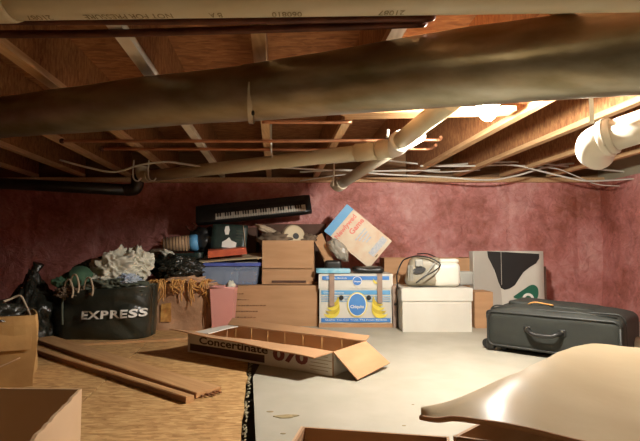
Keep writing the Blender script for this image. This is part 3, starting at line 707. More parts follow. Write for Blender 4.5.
# ------------------------------------------------------------------ banana box
x, w = span(319.5, 391.5, 3.46); bt = P(0, 274, 3.46).z; bb = 0.02; lid_b = P(0, 288.5, 3.46).z
ban = root('banana_box', 'white and blue printed banana box with yellow bunches, in the middle of the row', 'fruit box', (x, 3.66, 0), 0)
W = w / 2; D = .20
mb = MB()
for a, b in (((-W, -D), (W, -D)), ((W, -D), (W, D)), ((W, D), (-W, D)), ((-W, D), (-W, -D))):
    q = sheet((*a, 0), (*b, 0), (*b, lid_b + .005), (*a, lid_b + .005), .006, 10, 6, wave=.003); mb.add(q.v, q.f)
mb.box(-W + .006, W - .006, -D + .006, D - .006, 0, .005)
part('box_body', mb, 'white_card', ban)
mb = MB(); W_ = W + .006; D_ = D + .006
for a, b in (((-W_, -D_), (W_, -D_)), ((W_, -D_), (W_, D_)), ((W_, D_), (-W_, D_)), ((-W_, D_), (-W_, -D_))):
    q = sheet((*a, lid_b), (*b, lid_b), (*b, bt), (*a, bt), .005, 10, 4, wave=.003); mb.add(q.v, q.f)
mb.box(-W_, W_, -D_, D_, bt - .005, bt)
part('lid', mb, 'white_card', ban)
ll = lambda z: ((-W, -D - .004, z), (1, 0, 0), (0, 0, 1)); lu = lambda z: ((-W, -D_ - .004, z), (1, 0, 0), (0, 0, 1))
part('base_tray', MB().box(-W - .004, W + .004, -D - .010, -D - .004, 0, .028), 'carton', ban, 'brown cardboard bottom edge')
zb_ = lambda r: P(0, r, 3.46).z
printed(ban, 'stripe', rect2(.012, 0, w - .012, .028), 'print_blue', ll(zb_(322)))
printed(ban, 'stripe', rect2(.012, 0, w - .012, .030), 'print_blue_light', ll(zb_(294.5)))
for k in range(3): printed(ban, 'stripe', rect2(.012, 0, w - .012, .005), 'print_blue_light', ll(zb_(297 + 2.2 * k)))
printed(ban, 'stripe', rect2(.02, 0, w - .02, .027), 'print_blue', lu(zb_(279.8)))
printed(ban, 'lettering', fit_text('Quality You Can Trust. The Finest Bananas.', w * .86, .013, bold=.01), 'ink_white', ll(zb_(320.8)), .0025, 'small white slogan')
bx = ban.children
def shift(o, dx): o.location.x += dx; return o
shift([c_ for c_ in ban.children if c_.name.startswith('lettering')][0], .04)
shift(printed(ban, 'lettering', fit_text('Chiquita Bananas', w * .28, .014, bold=.01), 'ink_white', ll(zb_(293.8)), .0025, 'small white brand line'), .03)
shift(printed(ban, 'lettering', fit_text('Chiquita Bananas', w * .28, .013, bold=.01), 'ink_white', lu(zb_(279)), .0025, 'small white brand line on the lid'), .05)
cxo = w * .52; czo = zb_(304.5) - 0
def oval(cx_, cz_, rx, ry, m, pl, off, name='logo_oval'): 
    o, xd, yd = pl(0); return printed(ban, name, oval2(cx_, cz_, rx, ry), m, ((o[0], o[1], 0), xd, yd), off)
oval(cxo, czo, .072, .088, 'print_yellow', ll, .002, 'logo_rim'); oval(cxo, czo, .066, .082, 'ink_white', ll, .003, 'logo_rim'); oval(cxo, czo, .060, .076, 'print_blue', ll, .004)
shift(printed(ban, 'lettering', fit_text('Chiquita', .098, .030, bold=.02), 'ink_white', ((-W, -D - .004, czo - .032), (1, 0, 0), (0, 0, 1)), .0056, 'white brand word on the oval'), cxo - .049)
oval(cxo, zb_(281), .034, .034, 'ink_white', lu, .002, 'logo_rim'); oval(cxo, zb_(281), .030, .030, 'print_blue', lu, .003)
shift(printed(ban, 'lettering', fit_text('Chiquita', .05, .014, bold=.02), 'ink_white', ((-W, -D_ - .004, zb_(282.5)), (1, 0, 0), (0, 0, 1)), .0045, 'white brand word on the lid'), cxo - .025)
for hx in (.30, .68):
    oval(w * hx, zb_(297.6), .017, .017, 'ink', ll, .003, 'hand_hole')
def banana(cx_, cz_, s_, flip, a0):
    pts = []; n = 12
    for k in range(n + 1):
        t = k / n; a = R(200 + 140 * t) ; rr = .050 + .016 * sin(pi * t) ; pts.append((rr * cos(a), rr * sin(a)))
    for k in range(n, -1, -1):
        t = k / n; a = R(200 + 140 * t); rr = .050 - .010 * sin(pi * t); pts.append((rr * cos(a), rr * sin(a)))
    ca_, sa_ = cos(a0), sin(a0)
    return poly2([(cx_ + flip * s_ * (x_ * ca_ - y_ * sa_), cz_ + s_ * (x_ * sa_ + y_ * ca_)) for x_, y_ in pts])
for (bxx, fl) in ((w * .14, 1), (w * .86, -1)):
    for k in range(4):
        mbb = banana(bxx + fl * (.004 * k), zb_(306.5) + .020 * k, 1.3 - .12 * k, fl, R(28 + 4 * k))
        printed(ban, 'printed_banana', mbb, ('print_yellow', 'print_ochre')[k % 2], ((-W, -D - .004, 0), (1, 0, 0), (0, 0, 1)), .002 + .0009 * k)
mb = banana(w * .80, zb_(279), .55, -1, R(30)); printed(ban, 'printed_banana', mb, 'print_yellow', ((-W, -D_ - .004, 0), (1, 0, 0), (0, 0, 1)), .0022)
for hx in (.17, .83):
    part('tape_strip', MB().box(-W + w * hx - .018, -W + w * hx + .018, -D_ - .012, -D_ - .0105, zb_(306 if hx < .5 else 303), bt + .001).box(-W + w * hx - .018, -W + w * hx + .018, -D_ - .012, D * .4, bt + .0005, bt + .002), 'tape', ban, 'brown packing tape')
# narrow folded carton between banana box and white box
x0, x1 = P(393, 250, 3.42).x, .543
nb = root('folded_carton', 'narrow upright folded cardboard squeezed between the banana box and the white box', 'cardboard', ((x0 + x1) / 2, 3.43, 0))
hw_ = (x1 - x0) / 2
part('board', MB().hexa([(-hw_, 0, 0), (hw_, 0, 0), (hw_, .36, 0), (-hw_, .36, 0)], [(-hw_ - .006, 0, .295), (hw_, 0, .30), (hw_, .36, .30), (-hw_, .36, .295)]), 'tape', nb)
part('hand_hole', MB().tube([(0.004, -.002, .165), (0.004, .001, .165)], .010, 14), 'ink', nb, 'dark hole')
# big carton behind the white box
x, w = span(384, 470, 3.80)
carton('open_brown_carton', 'brown carton with an open top behind the white storage box', (x, 3.80 + .15, 0), R(1), w, .28, P(0, 258, 3.8).z, 'carton', flaps=(('right', .12, 120, None),), seed=8)
# ------------------------------------------------------------------ white storage box
x, w = span(402, 470.5, 3.26); WT = P(0, 288, 3.26).z
wb = root('white_storage_box', 'white cardboard storage box with a lid, left of the suitcase', 'storage box', (x, 3.26 + .19, 0), 0)
W, D = w / 2, .19
mb = MB()
for a, b in (((-W, -D), (W, -D)), ((W, -D), (W, D)), ((W, D), (-W, D)), ((-W, D), (-W, -D))):
    q = sheet((*a, 0), (*b, 0), (*b, WT - .01), (*a, WT - .01), .005, 10, 6, wave=.003); mb.add(q.v, q.f)
mb.box(-W + .005, W - .005, -D + .005, D - .005, 0, .005)
part('box_body', mb, 'white_card', wb)
mb = MB(); W_, D_ = W + .007, D + .007; zl = P(0, 301, 3.26).z
for a, b in (((-W_, -D_), (W_, -D_)), ((W_, -D_), (W_, D_)), ((W_, D_), (-W_, D_)), ((-W_, D_), (-W_, -D_))):
    q = sheet((*a, zl), (*b, zl), (*b, WT), (*a, WT), .005, 10, 4, wave=.002); mb.add(q.v, q.f)
mb.box(-W_, W_, -D_, D_, WT - .004, WT)
part('lid', mb, 'white_card', wb)
# beige machine on the white box
mc = P(424, 290, 3.38); 
mach = root('beige_appliance', 'beige rounded appliance with a dark slot on the white storage box', 'appliance', (mc.x, 3.42, WT + .002), R(-8))
def trap(p):  # slanting left side, narrower at the top
    k = (p.z + .10) / .20; return Vector((p.x * (1 - .22 * k) + .02 * k, p.y * (1 - .2 * k), p.z))
part('body', MB().rbox(.27, .22, .20, .045, 14, c=(0, 0, .105), fn=trap), 'beige_plastic', mach)
part('dark_slot', MB().poly([(-.03 + .045 * cos(a), -.108 + .01 * sin(a), .115 + .022 * sin(a) + .18 * .045 * cos(a)) for a in [2 * pi * k / 20 for k in range(20)]], (0, -1, 0), .004), 'ink', mach)
for k in range(4): part('vent_line', MB().box(-.105 + .010 * k, -.101 + .010 * k, -.111, -.106, .04, .15), 'grey_plastic', mach)
part('control_panel', MB().rbox(.05, .012, .05, .005, 6, c=(-.03, -.108, .165)), 'grey_plastic', mach)
part('front_lever', MB().tube(spline([(-.01, -.116, .06), (0.03, -.125, .11), (.075, -.115, .165)], 5), .006, 8), 'grey_plastic', mach)
cw = P(445, 290, 3.33)
can = root('white_canister', 'white rounded plastic tub on the white storage box', 'container', (cw.x + .012, 3.36, WT + .003), R(-4))
part('tub', MB().rbox(.185, .13, .165, .035, 12, c=(0, 0, .084)), 'white_plastic', can)
part('rim', MB().rbox(.13, .09, .03, .012, 8, c=(.02, 0, .178)), 'white_plastic', can)
gm = P(463, 290, 3.5)
solo('grey_adapter_box', MB().rbox(.10, .10, .10, .008, 6, c=(gm.x + .015, 3.51, WT + .053)), 'grey_plastic', 'small grey box behind the white tub on the storage box', 'box')
cable([(398, 289, 3.36), (397, 275, 3.5), (402, 262, 3.52), (408, 258, 3.5), (418, 256, 3.34), (430, 258, 3.3), (440, 264, 3.27), (436, 270, 3.24), (424, 277, 3.22), (416, 283, 3.22)], 'black cord draped over the beige appliance', r=.005, m='black_plastic', group=None, name='power_cord')
cable([(417, 254, 3.55), (428, 254, 3.5), (442, 260, 3.42), (456, 263, 3.5)], 'thin dark cord looped over the white tub', r=.004, m='black_plastic', group=None, name='power_cord')
# brown box right of white box
x, w = span(473.5, 492, 3.42)
carton('small_brown_carton', 'small brown carton standing between the white storage box and the suitcase', (x, 3.42 + .1, 0), 0, w, .2, P(0, 292, 3.42).z, 'carton', open_top=False, seed=12)
# cow print box
x, w = span(473, 543.5, 3.72); chh = P(0, 251, 3.72).z
cow = root('cow_print_box', 'flat white box with a large black patch and a green swirl, standing behind the suitcase', 'box', (x, 3.72, 0), 0)
part('box_body', MB().rbox(w, .11, chh, .004, 6, c=(0, .056, chh / 2)), 'white_card', cow)
S_ = w / 70.5
cpl = ((-w / 2, -.001, chh), (1, 0, 0), (0, 0, 1))
q2 = lambda pts: [(px * S_, -py * S_) for px, py in pts]
cr_ = lambda pts: [((x_ - 30) / 7.35, (y_ - 45) / 7.35) for x_, y_ in pts]      # from a close-up of the photograph
printed(cow, 'grey_panel', poly2(q2([(.6, .6), (14, .6), (27, 38), (29, 70), (.6, 72)])), 'poster', cpl, .0004, 'greyer left part of the face')
printed(cow, 'black_patch', poly2(q2(cr_([(133, 47), (250, 52), (515, 66), (513, 100), (490, 135), (440, 165), (395, 200), (360, 250), (330, 295), (290, 320), (255, 328), (228, 315), (210, 270), (185, 190), (160, 135), (138, 90)]))), 'ink', cpl, .0014)
printed(cow, 'green_swirl', poly2(q2(smooth2(cr_([(320, 385), (350, 355), (395, 325), (440, 296), (475, 294), (498, 318), (500, 365), (480, 400), (420, 405)]), 4))), 'print_green', cpl, .0014)
arc = [(425 + 42 * cos(R(a)), 392 + 40 * sin(R(a)) * -1) for a in range(-10, 200, 15)]; arc2 = [(425 + 24 * cos(R(a)), 394 + 24 * sin(R(a)) * -1) for a in range(185, -15, -15)]
printed(cow, 'white_swirl', poly2(q2(cr_(arc + arc2))), 'ink_white', cpl, .0024)
part('fold_line', MB().box(-w / 2 + 27.5 * S_, -w / 2 + 28 * S_, -.004, -.0028, chh - .26, chh - .005), 'poster', cow)
part('shadow_strip', MB().box(w / 2 + .001, w / 2 + .03, .03, .10, .0, chh - .12), 'carton_dark', cow, 'dark strip put in for the shadow beside the box')  # shade along the right side, built as a dark strip
# ------------------------------------------------------------------ tilted board game box
g0, g1, g2, g3 = P(347, 204, 3.74), P(392, 241, 3.74), P(369, 269, 3.74), P(324, 231, 3.74)
gy = R(5)
ex = (g1 - g0); GH = ex.length; ex.normalize(); ey = (g0 - g3); GW = ey.length; ey.normalize()   # ex: down the box, ey: across
nrm = ex.cross(ey).normalized()
if nrm.y > 0: nrm = -nrm
gm_ = root('board_game_box', 'white board game box with a blue strip, tilted against the wall above the banana box', 'board game', g2)
tilt = Matrix.Rotation(R(0), 3, 'X')
T = .075
def gp(u, v, dz=0): return g3 + ey * (u * GW) + ex * (v * GH) + nrm * dz      # u 0..1 across (left lower to top), v 0..1 down
part('box_body', MB().hexa([gp(0, 0, -T), gp(1, 0, -T), gp(1, 1, -T), gp(0, 1, -T)], [gp(0, 0), gp(1, 0), gp(1, 1), gp(0, 1)]), 'cream_card', gm_, None, True)
def gpoly(pts, m, name, dz, lab=None): part(name, MB().poly([gp(u, v, dz) for u, v in pts], nrm, .0008), m, gm_, lab, True)
gpoly([(0, 0), (1, 0), (1, 1), (0, 1)], mat('pale_game_print', (.70, .62, .46), (.66, .46, .30), rough=.5, scale=9), 'printed_lid', .001)
gpoly([(0, 0), (1, 0), (1, .145), (0, .145)], 'print_blue_light', 'blue_strip', .002)
gpoly([(.12, .90), (.70, .90), (.70, .76), (.12, .76)] if False else [(.32, .82), (.94, .82), (.94, .93), (.32, .93)], 'print_grey', 'bar_code_panel', .002)
gpoly([(.30, .82), (.32, .82), (.94, .93), (.92, .935)] if False else [(.35, .95), (.45, .95), (.45, .97), (.35, .97)], 'ink_grey', 'small_print', .002)
def gtext(txt, u0, u1, v, h, m, name='lettering', lab=None):
    mb = fit_text(txt, (u1 - u0) * GW, h, bold=.03)
    mb.map(lambda p: g3 + ey * (u0 * GW + p.x) + ex * (v * GH - p.y) + nrm * .003); part(name, mb, m, gm_, lab, True)
gtext('Newlywed', .06, .90, .30, .052, 'print_red', lab='red title')
gtext('Game', .42, .95, .42, .045, 'print_red', lab='red title')
gtext('Parker', .08, .86, .10, .020, 'ink_white', lab='white word on the blue strip') if False else None
for k in range(4): gpoly([(.36 + .05 * k, .50 + .055 * k), (.80 - .03 * k, .50 + .055 * k), (.80 - .03 * k, .525 + .055 * k), (.36 + .05 * k, .525 + .055 * k)], 'print_grey', 'line_of_print', .002)
# things on the banana box
tb = P(333, 270, 3.55)
solo('light_blue_case', MB().rbox(.25, .14, .035, .006, 8, c=(P(333, 270, 3.55).x, 3.56, bt + .020)), 'teal', 'thin light blue case lying on the left of the banana box', 'case')
solo('black_pouch', MB().rbox(.22, .16, .045, .02, 12, c=(P(368, 270, 3.62).x, 3.62, bt + .026), nz=.03, nf=8), 'black_plastic', 'flat black pouch under the tilted game box', 'pouch')
solo('clear_plastic_pack', MB().blob(.085, .05, .055, P(339, 250, 3.68), amp=.22, freq=2, seed=6, sub=4, fn=lambda p: Vector((p.x * .9 + p.z * .3, p.y, p.z - p.x * .75))), 'clear', 'crumpled clear plastic pack wedged below the tilted game box', 'plastic pack')
q = [P(313, 238, 3.76), P(322, 233, 3.76), P(334, 262, 3.72), P(327, 268, 3.72)]
solo('tan_flap_board', MB().poly(q, (0, -1, 0), .012), 'carton', 'tan strip of cardboard leaning between the small carton and the plastic pack', 'cardboard')
solo('black_case', MB().rbox(.13, .16, .09, .02, 8, c=(P(333, 262, 3.76).x, 3.76, bt + .048)), 'abs', 'black case behind the light blue case on the banana box', 'case')
# ------------------------------------------------------------------ suitcase
sA, sB = G(486, 350), G(640, 372)
sd = Vector((sB.x - sA.x, sB.y - sA.y, 0)); 
SL = .655; sang = math.atan2(sd.y, sd.x); SH = .225; SD = .44
su = root('suitcase', 'large black fabric suitcase lying flat on the white board at the right', 'suitcase', (sA.x, sA.y, 0), sang)
def puff(p):
    if p.z > 0:
        p = p - Vector((0, 0, .03 * max(0, p.x / SL + .1) * (p.z / SH) * (p.y / SD + .5)))
        k = max(0, 1 - (abs(p.x) / (SL / 2)) ** 4) * max(0, 1 - (abs(p.y) / (SD / 2)) ** 3)
        p = p + Vector((0, 0, .035 * k + .008 * noise.noise(p * 7)))
    return p
part('shell', MB().rbox(SL, SD, SH - .02, .035, 26, c=(SL / 2, SD / 2, .02 + (SH - .02) / 2), fn=puff), 'fabric_dark', su)
def rrect(y, m_=.012, z0=.035, z1=SH - .012, r=.03):
    pts = []
    for (cx_, cz_, a0) in ((SL - m_ - r, z1 - r, 0), (m_ + r, z1 - r, 90), (m_ + r, z0 + r, 180), (SL - m_ - r, z0 + r, 270)):
        for k in range(7): a = R(a0 + 15 * k); pts.append((cx_ + r * cos(a), y, cz_ + r * sin(a)))
    return pts + pts[:1]
part('piping', MB().tube(rrect(.002), .006, 8), 'fabric_trim', su, 'black piping round the front side')
part('piping', MB().tube([(.03, .03, SH + .004), (SL * .3, .04, SH + .012), (SL * .7, .04, SH + .012), (SL - .03, .03, SH + .004)], .005, 8), 'fabric_trim', su)
part('zip', MB().tube([(p[0], .07, p[2] + .002) for p in rrect(.07, 0.001, .02, SH + .014, .04)], .004, 6), 'fabric_trim', su, 'black zip')
hx0, hx1 = SL * .34, SL * .60
part('handle', MB().tube(spline([(hx0, -.004, .135), (hx0 + .02, -.028, .128), (hx0 + .05, -.036, .118), (hx1 - .05, -.036, .118), (hx1 - .02, -.028, .128), (hx1, -.004, .135)], 5), .011, 12), 'black_plastic', su, 'black grab handle')
for hx in (hx0, hx1):
    hmn = part('handle_mount', MB().rbox(.035, .008, .03, .003, 4, c=(hx, -.002, .138)), 'black_plastic', su)
    part('rivet', MB().tube([(hx, -.004, .142), (hx, -.009, .142)], .006, 12), 'metal', hmn, 'bright metal rivet')
for (zz, yy) in ((.03, .04), (.03, SD - .06)):
    part('wheel', MB().tube([(-.012, yy, zz), (-.012, yy + .02, zz)], .026, 20), 'black_plastic', su)
for k in range(2): part('corner_guard', MB().rbox(.05, .05, .06, .02, 6, c=(.022, .025, .035 + k * (SH - .07))), 'black_plastic', su)
part('top_pocket', MB().rbox(SL * .66, SD * .6, .030, .014, 10, c=(SL * .46, SD * .52, SH + .022), nz=.012, fn=lambda p: p - Vector((0, 0, .03 * p.x / SL))), 'fabric_dark', su)
part('side_foot', MB().rbox(.03, .03, .022, .006, 4, c=(.08, .06, .011)).rbox(.03, .03, .022, .006, 4, c=(SL - .08, .06, .011)).rbox(.03, .03, .022, .006, 4, c=(.08, SD - .06, .011)).rbox(.03, .03, .022, .006, 4, c=(SL - .08, SD - .06, .011)), 'black_plastic', su)
part('luggage_tag', MB().tube(spline([(SL * .30, .10, SH + .030), (SL * .36, .08, SH + .046), (SL * .43, .10, SH + .040), (SL * .5, .09, SH + .036)], 5), .004, 6), 'straw', su, 'orange-tan tag string on top')
wbg = P(636, 338, 2.36)
solo('white_pouch', MB().blob(.07, .06, .055, (wbg.x + .065, wbg.y + .12, .055), amp=.2, seed=4, sub=3, flat=-.055), 'cloth_white', 'pale bundle at the right end of the suitcase', 'bundle')

# ------------------------------------------------------------------ left pile
# kraft box with raffia
x, w = span(150, 209, 3.32); kz = P(0, 284, 3.32).z
kr = root('kraft_box', 'crumpled kraft paper box overflowing with amber raffia, beside the black tote bag', 'box', (x, 3.32 + .14, 0), R(-2))
W, D = w / 2, .14; mb = MB()
for a, b in (((-W, -D), (W, -D)), ((W, -D), (W, D)), ((W, D), (-W, D)), ((-W, D), (-W, -D))):
    q = sheet((a[0] * .93, a[1], 0), (b[0] * .93, b[1], 0), (*b, kz), (*a, kz), .004, 20, 14, wave=.022, wf=7); mb.add(q.v, q.f, True)
mb.box(-W * .9, W * .9, -D + .005, D - .005, 0, .004)
part('box_body', mb, 'kraft', kr)
part('packing_tape', sheet((-W * .55, -D - .012, .06), (-W * .2, -D - .014, .06), (-W * .2, -D - .016, .19), (-W * .55, -D - .014, .18), .001, 8, 8, wave=.015, wf=7), 'straw', kr, 'amber tape patch')
rn = random.Random(3); rf = MB()
for k in range(70):
    x0 = W * rn.choice([-.85, -.6, -.5, -.1, .0, .1, .5, .85, .92]) + .05 * (rn.random() - .5); y0 = -D + .02 * rn.random(); zt_ = kz + .02 * rn.random()
    ln = .02 + .06 * rn.random() ** 2 + (.10 * rn.random() if abs(x0 - .06) < .03 or abs(x0 + .10) < .03 or x0 > W * .85 else 0)
    pts = [(x0, y0 + .10 * rn.random(), zt_), (x0 + .02 * (rn.random() - .5), -D - .015, zt_ + .012), (x0 + .05 * (rn.random() - .5), -D - .028 - .012 * rn.random(), zt_ - ln * .5), (x0 + .07 * (rn.random() - .5), -D - .022 - .015 * rn.random(), zt_ - ln)]
    rf.tube(spline(pts, 4), .003 + .002 * rn.random(), 4)
part('raffia', rf, 'straw', kr, 'amber raffia strands hanging over the front', kind='stuff')
part('crumpled_paper', MB().blob(W * .98, D * .9, .05, (0, 0, kz - .005), amp=.5, freq=4, seed=2, sub=4), 'kraft', kr)
# black crate of odds and ends on the kraft box
x, w = span(146, 200, 3.42)
solo('black_net_bag', MB().blob(w / 2, .11, .085, (x, 3.47, kz + .11), amp=.28, freq=4, seed=11, sub=5, ridge=.2, flat=-.075), 'black_bag', 'glossy black bag of odds and ends on the kraft box', 'bag')
# pink bin
x, w = span(210, 234, 3.24); pz = P(0, 288, 3.24).z
pk = root('pink_bin', 'small pink plastic waste bin in front of the wide carton', 'bin', (x, 3.24 + .085, 0), 0)
mb = MB(); W, D = w / 2, .075
for a, b in (((-W, -D), (W, -D)), ((W, -D), (W, D)), ((W, D), (-W, D)), ((-W, D), (-W, -D))):
    q = sheet((a[0] * .8, a[1] * .8, 0), (b[0] * .8, b[1] * .8, 0), (*b, pz), (*a, pz), .004, 6, 6); mb.add(q.v, q.f)
mb.box(-W * .78, W * .78, -D * .78, D * .78, 0, .004)
part('bin_body', mb, 'pink', pk)
part('rim', MB().tube([(-W, -D, pz), (W, -D, pz), (W, D, pz), (-W, D, pz), (-W, -D, pz)], .006, 8), 'pink', pk)
solo('crumpled_tissue', MB().blob(.03, .025, .035, (x + .05, 3.30, pz + .008), amp=.4, freq=4, seed=5, sub=3), 'cloth_white', 'crumpled white and red tissue at the rim of the pink bin', 'tissue')
# blue bin
x, w = span(198.5, 260, 3.50); zb0 = wz + .004; zb1 = P(0, 264, 3.5).z
bl = root('blue_storage_bin', 'translucent blue plastic storage bin with a darker blue rim, on the wide carton', 'storage bin', (x, 3.53 + .15, zb0), 0)
mb = MB(); W, D, hB = w / 2 - .012, .145, zb1 - zb0
for a, b in (((-W, -D), (W, -D)), ((W, -D), (W, D)), ((W, D), (-W, D)), ((-W, D), (-W, -D))):
    q = sheet((a[0] * .9, a[1] * .92, 0), (b[0] * .9, b[1] * .92, 0), (*b, hB), (*a, hB), .003, 6, 6); mb.add(q.v, q.f)
mb.box(-W * .89, W * .89, -D * .9, D * .9, 0, .003)
part('bin_body', mb, 'blue_clear', bl)
rim = MB()
for (x0, x1, y0, y1) in ((-W - .012, W + .012, -D - .012, -D + .004), (-W - .012, W + .012, D - .004, D + .012), (-W - .012, -W + .004, -D, D), (W - .004, W + .012, -D, D)): rim.box(x0, x1, y0, y1, hB - .016, hB + .008)
part('rim', rim, 'blue_rim', bl, 'darker blue rim')
for k in range(3): solo('paper_bundle', MB().rbox(.09 + .02 * k, .12, hB * .62, .008, 6, c=(x - .12 + .115 * k, 3.68, zb0 + .006 + hB * .31)), ('paper', 'paper_cool', 'tan')[k], ('white paper bundle at the left inside the blue bin', 'bluish paper bundle in the middle of the blue bin', 'tan paper bundle at the right inside the blue bin')[k], 'papers')
fl = P(243, 260, 3.62)
solo('magazine', sheet(P(226, 262, 3.60), P(258, 263, 3.60), P(258, 257.5, 3.82), P(230, 256.5, 3.82), .012, 6, 4, wave=.008), 'print_grey', 'grey printed magazine lying on the blue bin', 'magazine')
tray = sheet(P(166, 264, 3.50), P(263, 257.5, 3.56), P(262, 253, 3.80), P(168, 258, 3.80), .008, 10, 6, wave=.006)
solo('cardboard_sheet', tray, 'cream_card', 'thin pale cardboard sheet lying across the blue bin and black bag', 'cardboard')
solo('orange_box', MB().hexa([P(208, 258, 3.56), P(247, 254, 3.58), P(246, 252, 3.74), P(208, 255.5, 3.72)], [P(208, 251, 3.56), P(246, 247.5, 3.58), P(245, 246, 3.74), P(208, 249, 3.72)]), 'orange', 'flat orange-red box on the pale cardboard sheet', 'box')
solo('videotape_row', MB().rbox(.26, .12, .045, .008, 8, c=P(186, 256, 3.62), fn=lambda p: p + Vector((0, 0, p.x * .05))), 'dark_green', 'dark flat box left of the orange box', 'box')
solo('white_rag', MB().blob(.065, .05, .040, P(170, 257, 3.52), amp=.45, freq=3, seed=8, sub=4, fn=lambda p: p + Vector((0, 0, -p.x * .5))), 'cloth_white', 'small crumpled white rag at the left end of the cardboard sheet', 'rag')
dgb = root('dark_green_box', 'dark green printed box with a white figure, leaning above the orange box', 'box', P(228, 250, 3.68), rot=(R(-12), R(3), R(4)))
part('box_body', MB().rbox(.27, .05, .20, .006, 6, c=(0, .025, .105)), 'dark_green', dgb)
pl_ = ((0, -.0005, 0), (1, 0, 0), (0, 0, 1))
printed(dgb, 'white_figure', poly2([(-.03, .12), (-.005, .12), (.0, .16), (-.01, .19), (-.035, .185), (-.04, .15)]), 'ink_white', pl_, .001)
printed(dgb, 'white_figure', poly2([(-.05, .02), (.055, .015), (.06, .06), (.02, .075), (.0, .10), (-.02, .08), (-.05, .06)]), 'ink_white', pl_, .001)
for k in range(0, 8, 2): printed(dgb, 'line_of_print', rect2(-.12 + .03 * (k % 2), .03 + .02 * k, -.06 + .02 * (k % 2), .035 + .02 * k) if k % 2 else rect2(.05, .08 + .012 * k, .11, .085 + .012 * k), 'cloth_grey', pl_, .001)
part('string', MB().tube(spline([(.10, -.006, .20), (.115, -.008, .12), (.13, -.006, .02)], 5), .003, 6), 'cloth_beige', dgb, 'pale string')
solo('black_backpack', MB().blob(.13, .07, .10, P(205, 240, 3.80), amp=.25, seed=2, sub=4), 'black_plastic', 'black bag behind the striped basket', 'bag')
# striped basket with blue end
bk = root('striped_basket', 'tan striped rolled basket with a blue end at the top left of the pile', 'basket', P(178, 251, 3.66))
cA, cB = P(163, 245, 3.66), P(190, 243, 3.70)
part('basket_body', MB().tube([cA, cA * .5 + cB * .5, cB], [.050, .058, .060], 24), 'tan', bk, None, True)
for k in range(9):
    c_ = cA + (cB - cA) * (k + .5) / 9; dd = (cB - cA).normalized()
    part('stripe', MB().tube([c_ - dd * .003, c_ + dd * .003], .0605, 24), 'cloth_brown', bk, 'dark stripe', True)
dd = (cB - cA).normalized()
part('blue_end', MB().tube([cB, cB + dd * .05, cB + dd * .06], [.064, .064, .055], 24), 'print_blue_light', bk, 'blue end', True)
# beige roll far left of the pile
solo('brown_roll', MB().blob(.10, .06, .05, P(158, 256, 3.60), amp=.25, seed=12, sub=4), 'cloth_brown', 'brown cloth roll between the white sheet and the basket', 'cloth')
# red brown shapes at the wall
cable([(186, 226), (191, 231), (196, 226), (192, 223), (203, 229), (214, 228)], 'reddish loop of wire at the top of the pile', 3.85, .006, 'copper_old', None, 'wire')

# ------------------------------------------------------------------ tote bag
tx, tw = span(53, 154, 2.98); tx -= .045; th_ = P(0, 289, 2.98).z
tote = root('tote_bag', 'black shiny tote bag with white EXPRESS lettering, full of clothes', 'bag', (tx, 2.98 + .15, 0), R(-3))
TW, TD = tw / 2, .15
def tote_y(x_, z_):   # front surface
    k = max(0, 1 - (abs(x_) / TW) ** 3)
    return -TD * (.55 + .45 * k) - .03 * noise.noise(Vector((x_ * 5, z_ * 7, 3))) - .030 * abs(noise.noise(Vector((x_ * 8 + z_ * 6, z_ * 9, 8)))) - .02 * sin(pi * min(1, max(0, z_ / th_))) * k
def tote_pt(u, v):
    a = 2 * pi * u; s_ = 1.0
    cx_ = math.copysign(abs(cos(a)) ** .3, cos(a)) * TW; sy = sin(a)
    top = th_ * (1 + .035 * noise.noise(Vector((cos(a) * 2, sin(a) * 2, 4)))) + .02 * (cx_ / TW)
    z = top * v; z = max(z, 0)
    xx_ = cx_ * (.97 + .03 * v)
    if sy <= 0: yf = tote_y(xx_, z) * (abs(sy) ** .28)
    else: yf = TD * (sy ** .4)
    return Vector((xx_, yf, z))
mbt = MB().grid(tote_pt, 120, 26)
mbt.add([(TW * .95 * cos(a) , TD * .8 * sin(a), .001) for a in [2 * pi * k / 24 for k in range(24)]], [tuple(range(24))])
o = part('bag_body', mbt, 'bag_green', tote)
sm_ = o.modifiers.new('thickness', 'SOLIDIFY'); sm_.thickness = .003
tl = fit_text('EXPRESS', P(146, 0, 2.85).x - P(84, 0, 2.85).x, .050, bold=.035, space=1.12)
lx0 = P(84, 0, 2.85).x - tx
def on_tote(v):
    x_ = lx0 + v.x; z_ = P(0, 322, 2.85).z + v.y + .012 * (v.x / .35)
    return Vector((x_, tote_y(x_, z_) - .013, z_))
# subdivide lettering so that it follows the bag
bm = bmesh.new(); vv = [bm.verts.new(v) for v in tl.v]
for f in tl.f:
    try: bm.faces.new([vv[i] for i in f])
    except ValueError: pass
bm.verts.index_update(); tl2 = MB().add([v.co.copy() for v in bm.verts], [[v.index for v in f.verts] for f in bm.faces]); bm.free()
tl2.map(on_tote); part('lettering', tl2, 'ink_white', tote, 'white EXPRESS lettering')
for s_ in (-1, 1):
    pts = [(s_ * .0 - .20, -TD * .9 * 1, th_ * .98), (-.19, -TD * 1.08, th_ * .7), (-.18, -TD * 1.13, th_ * .3)] if s_ < 0 else [(-.24, -.05, th_), (-.20, -.04, th_ + .07), (-.12, -.05, th_ + .05), (-.10, -.08, th_)]
    part('strap', MB().tube(spline(pts, 6), .006, 8), 'cloth_grey', tote, 'thin grey-green strap')
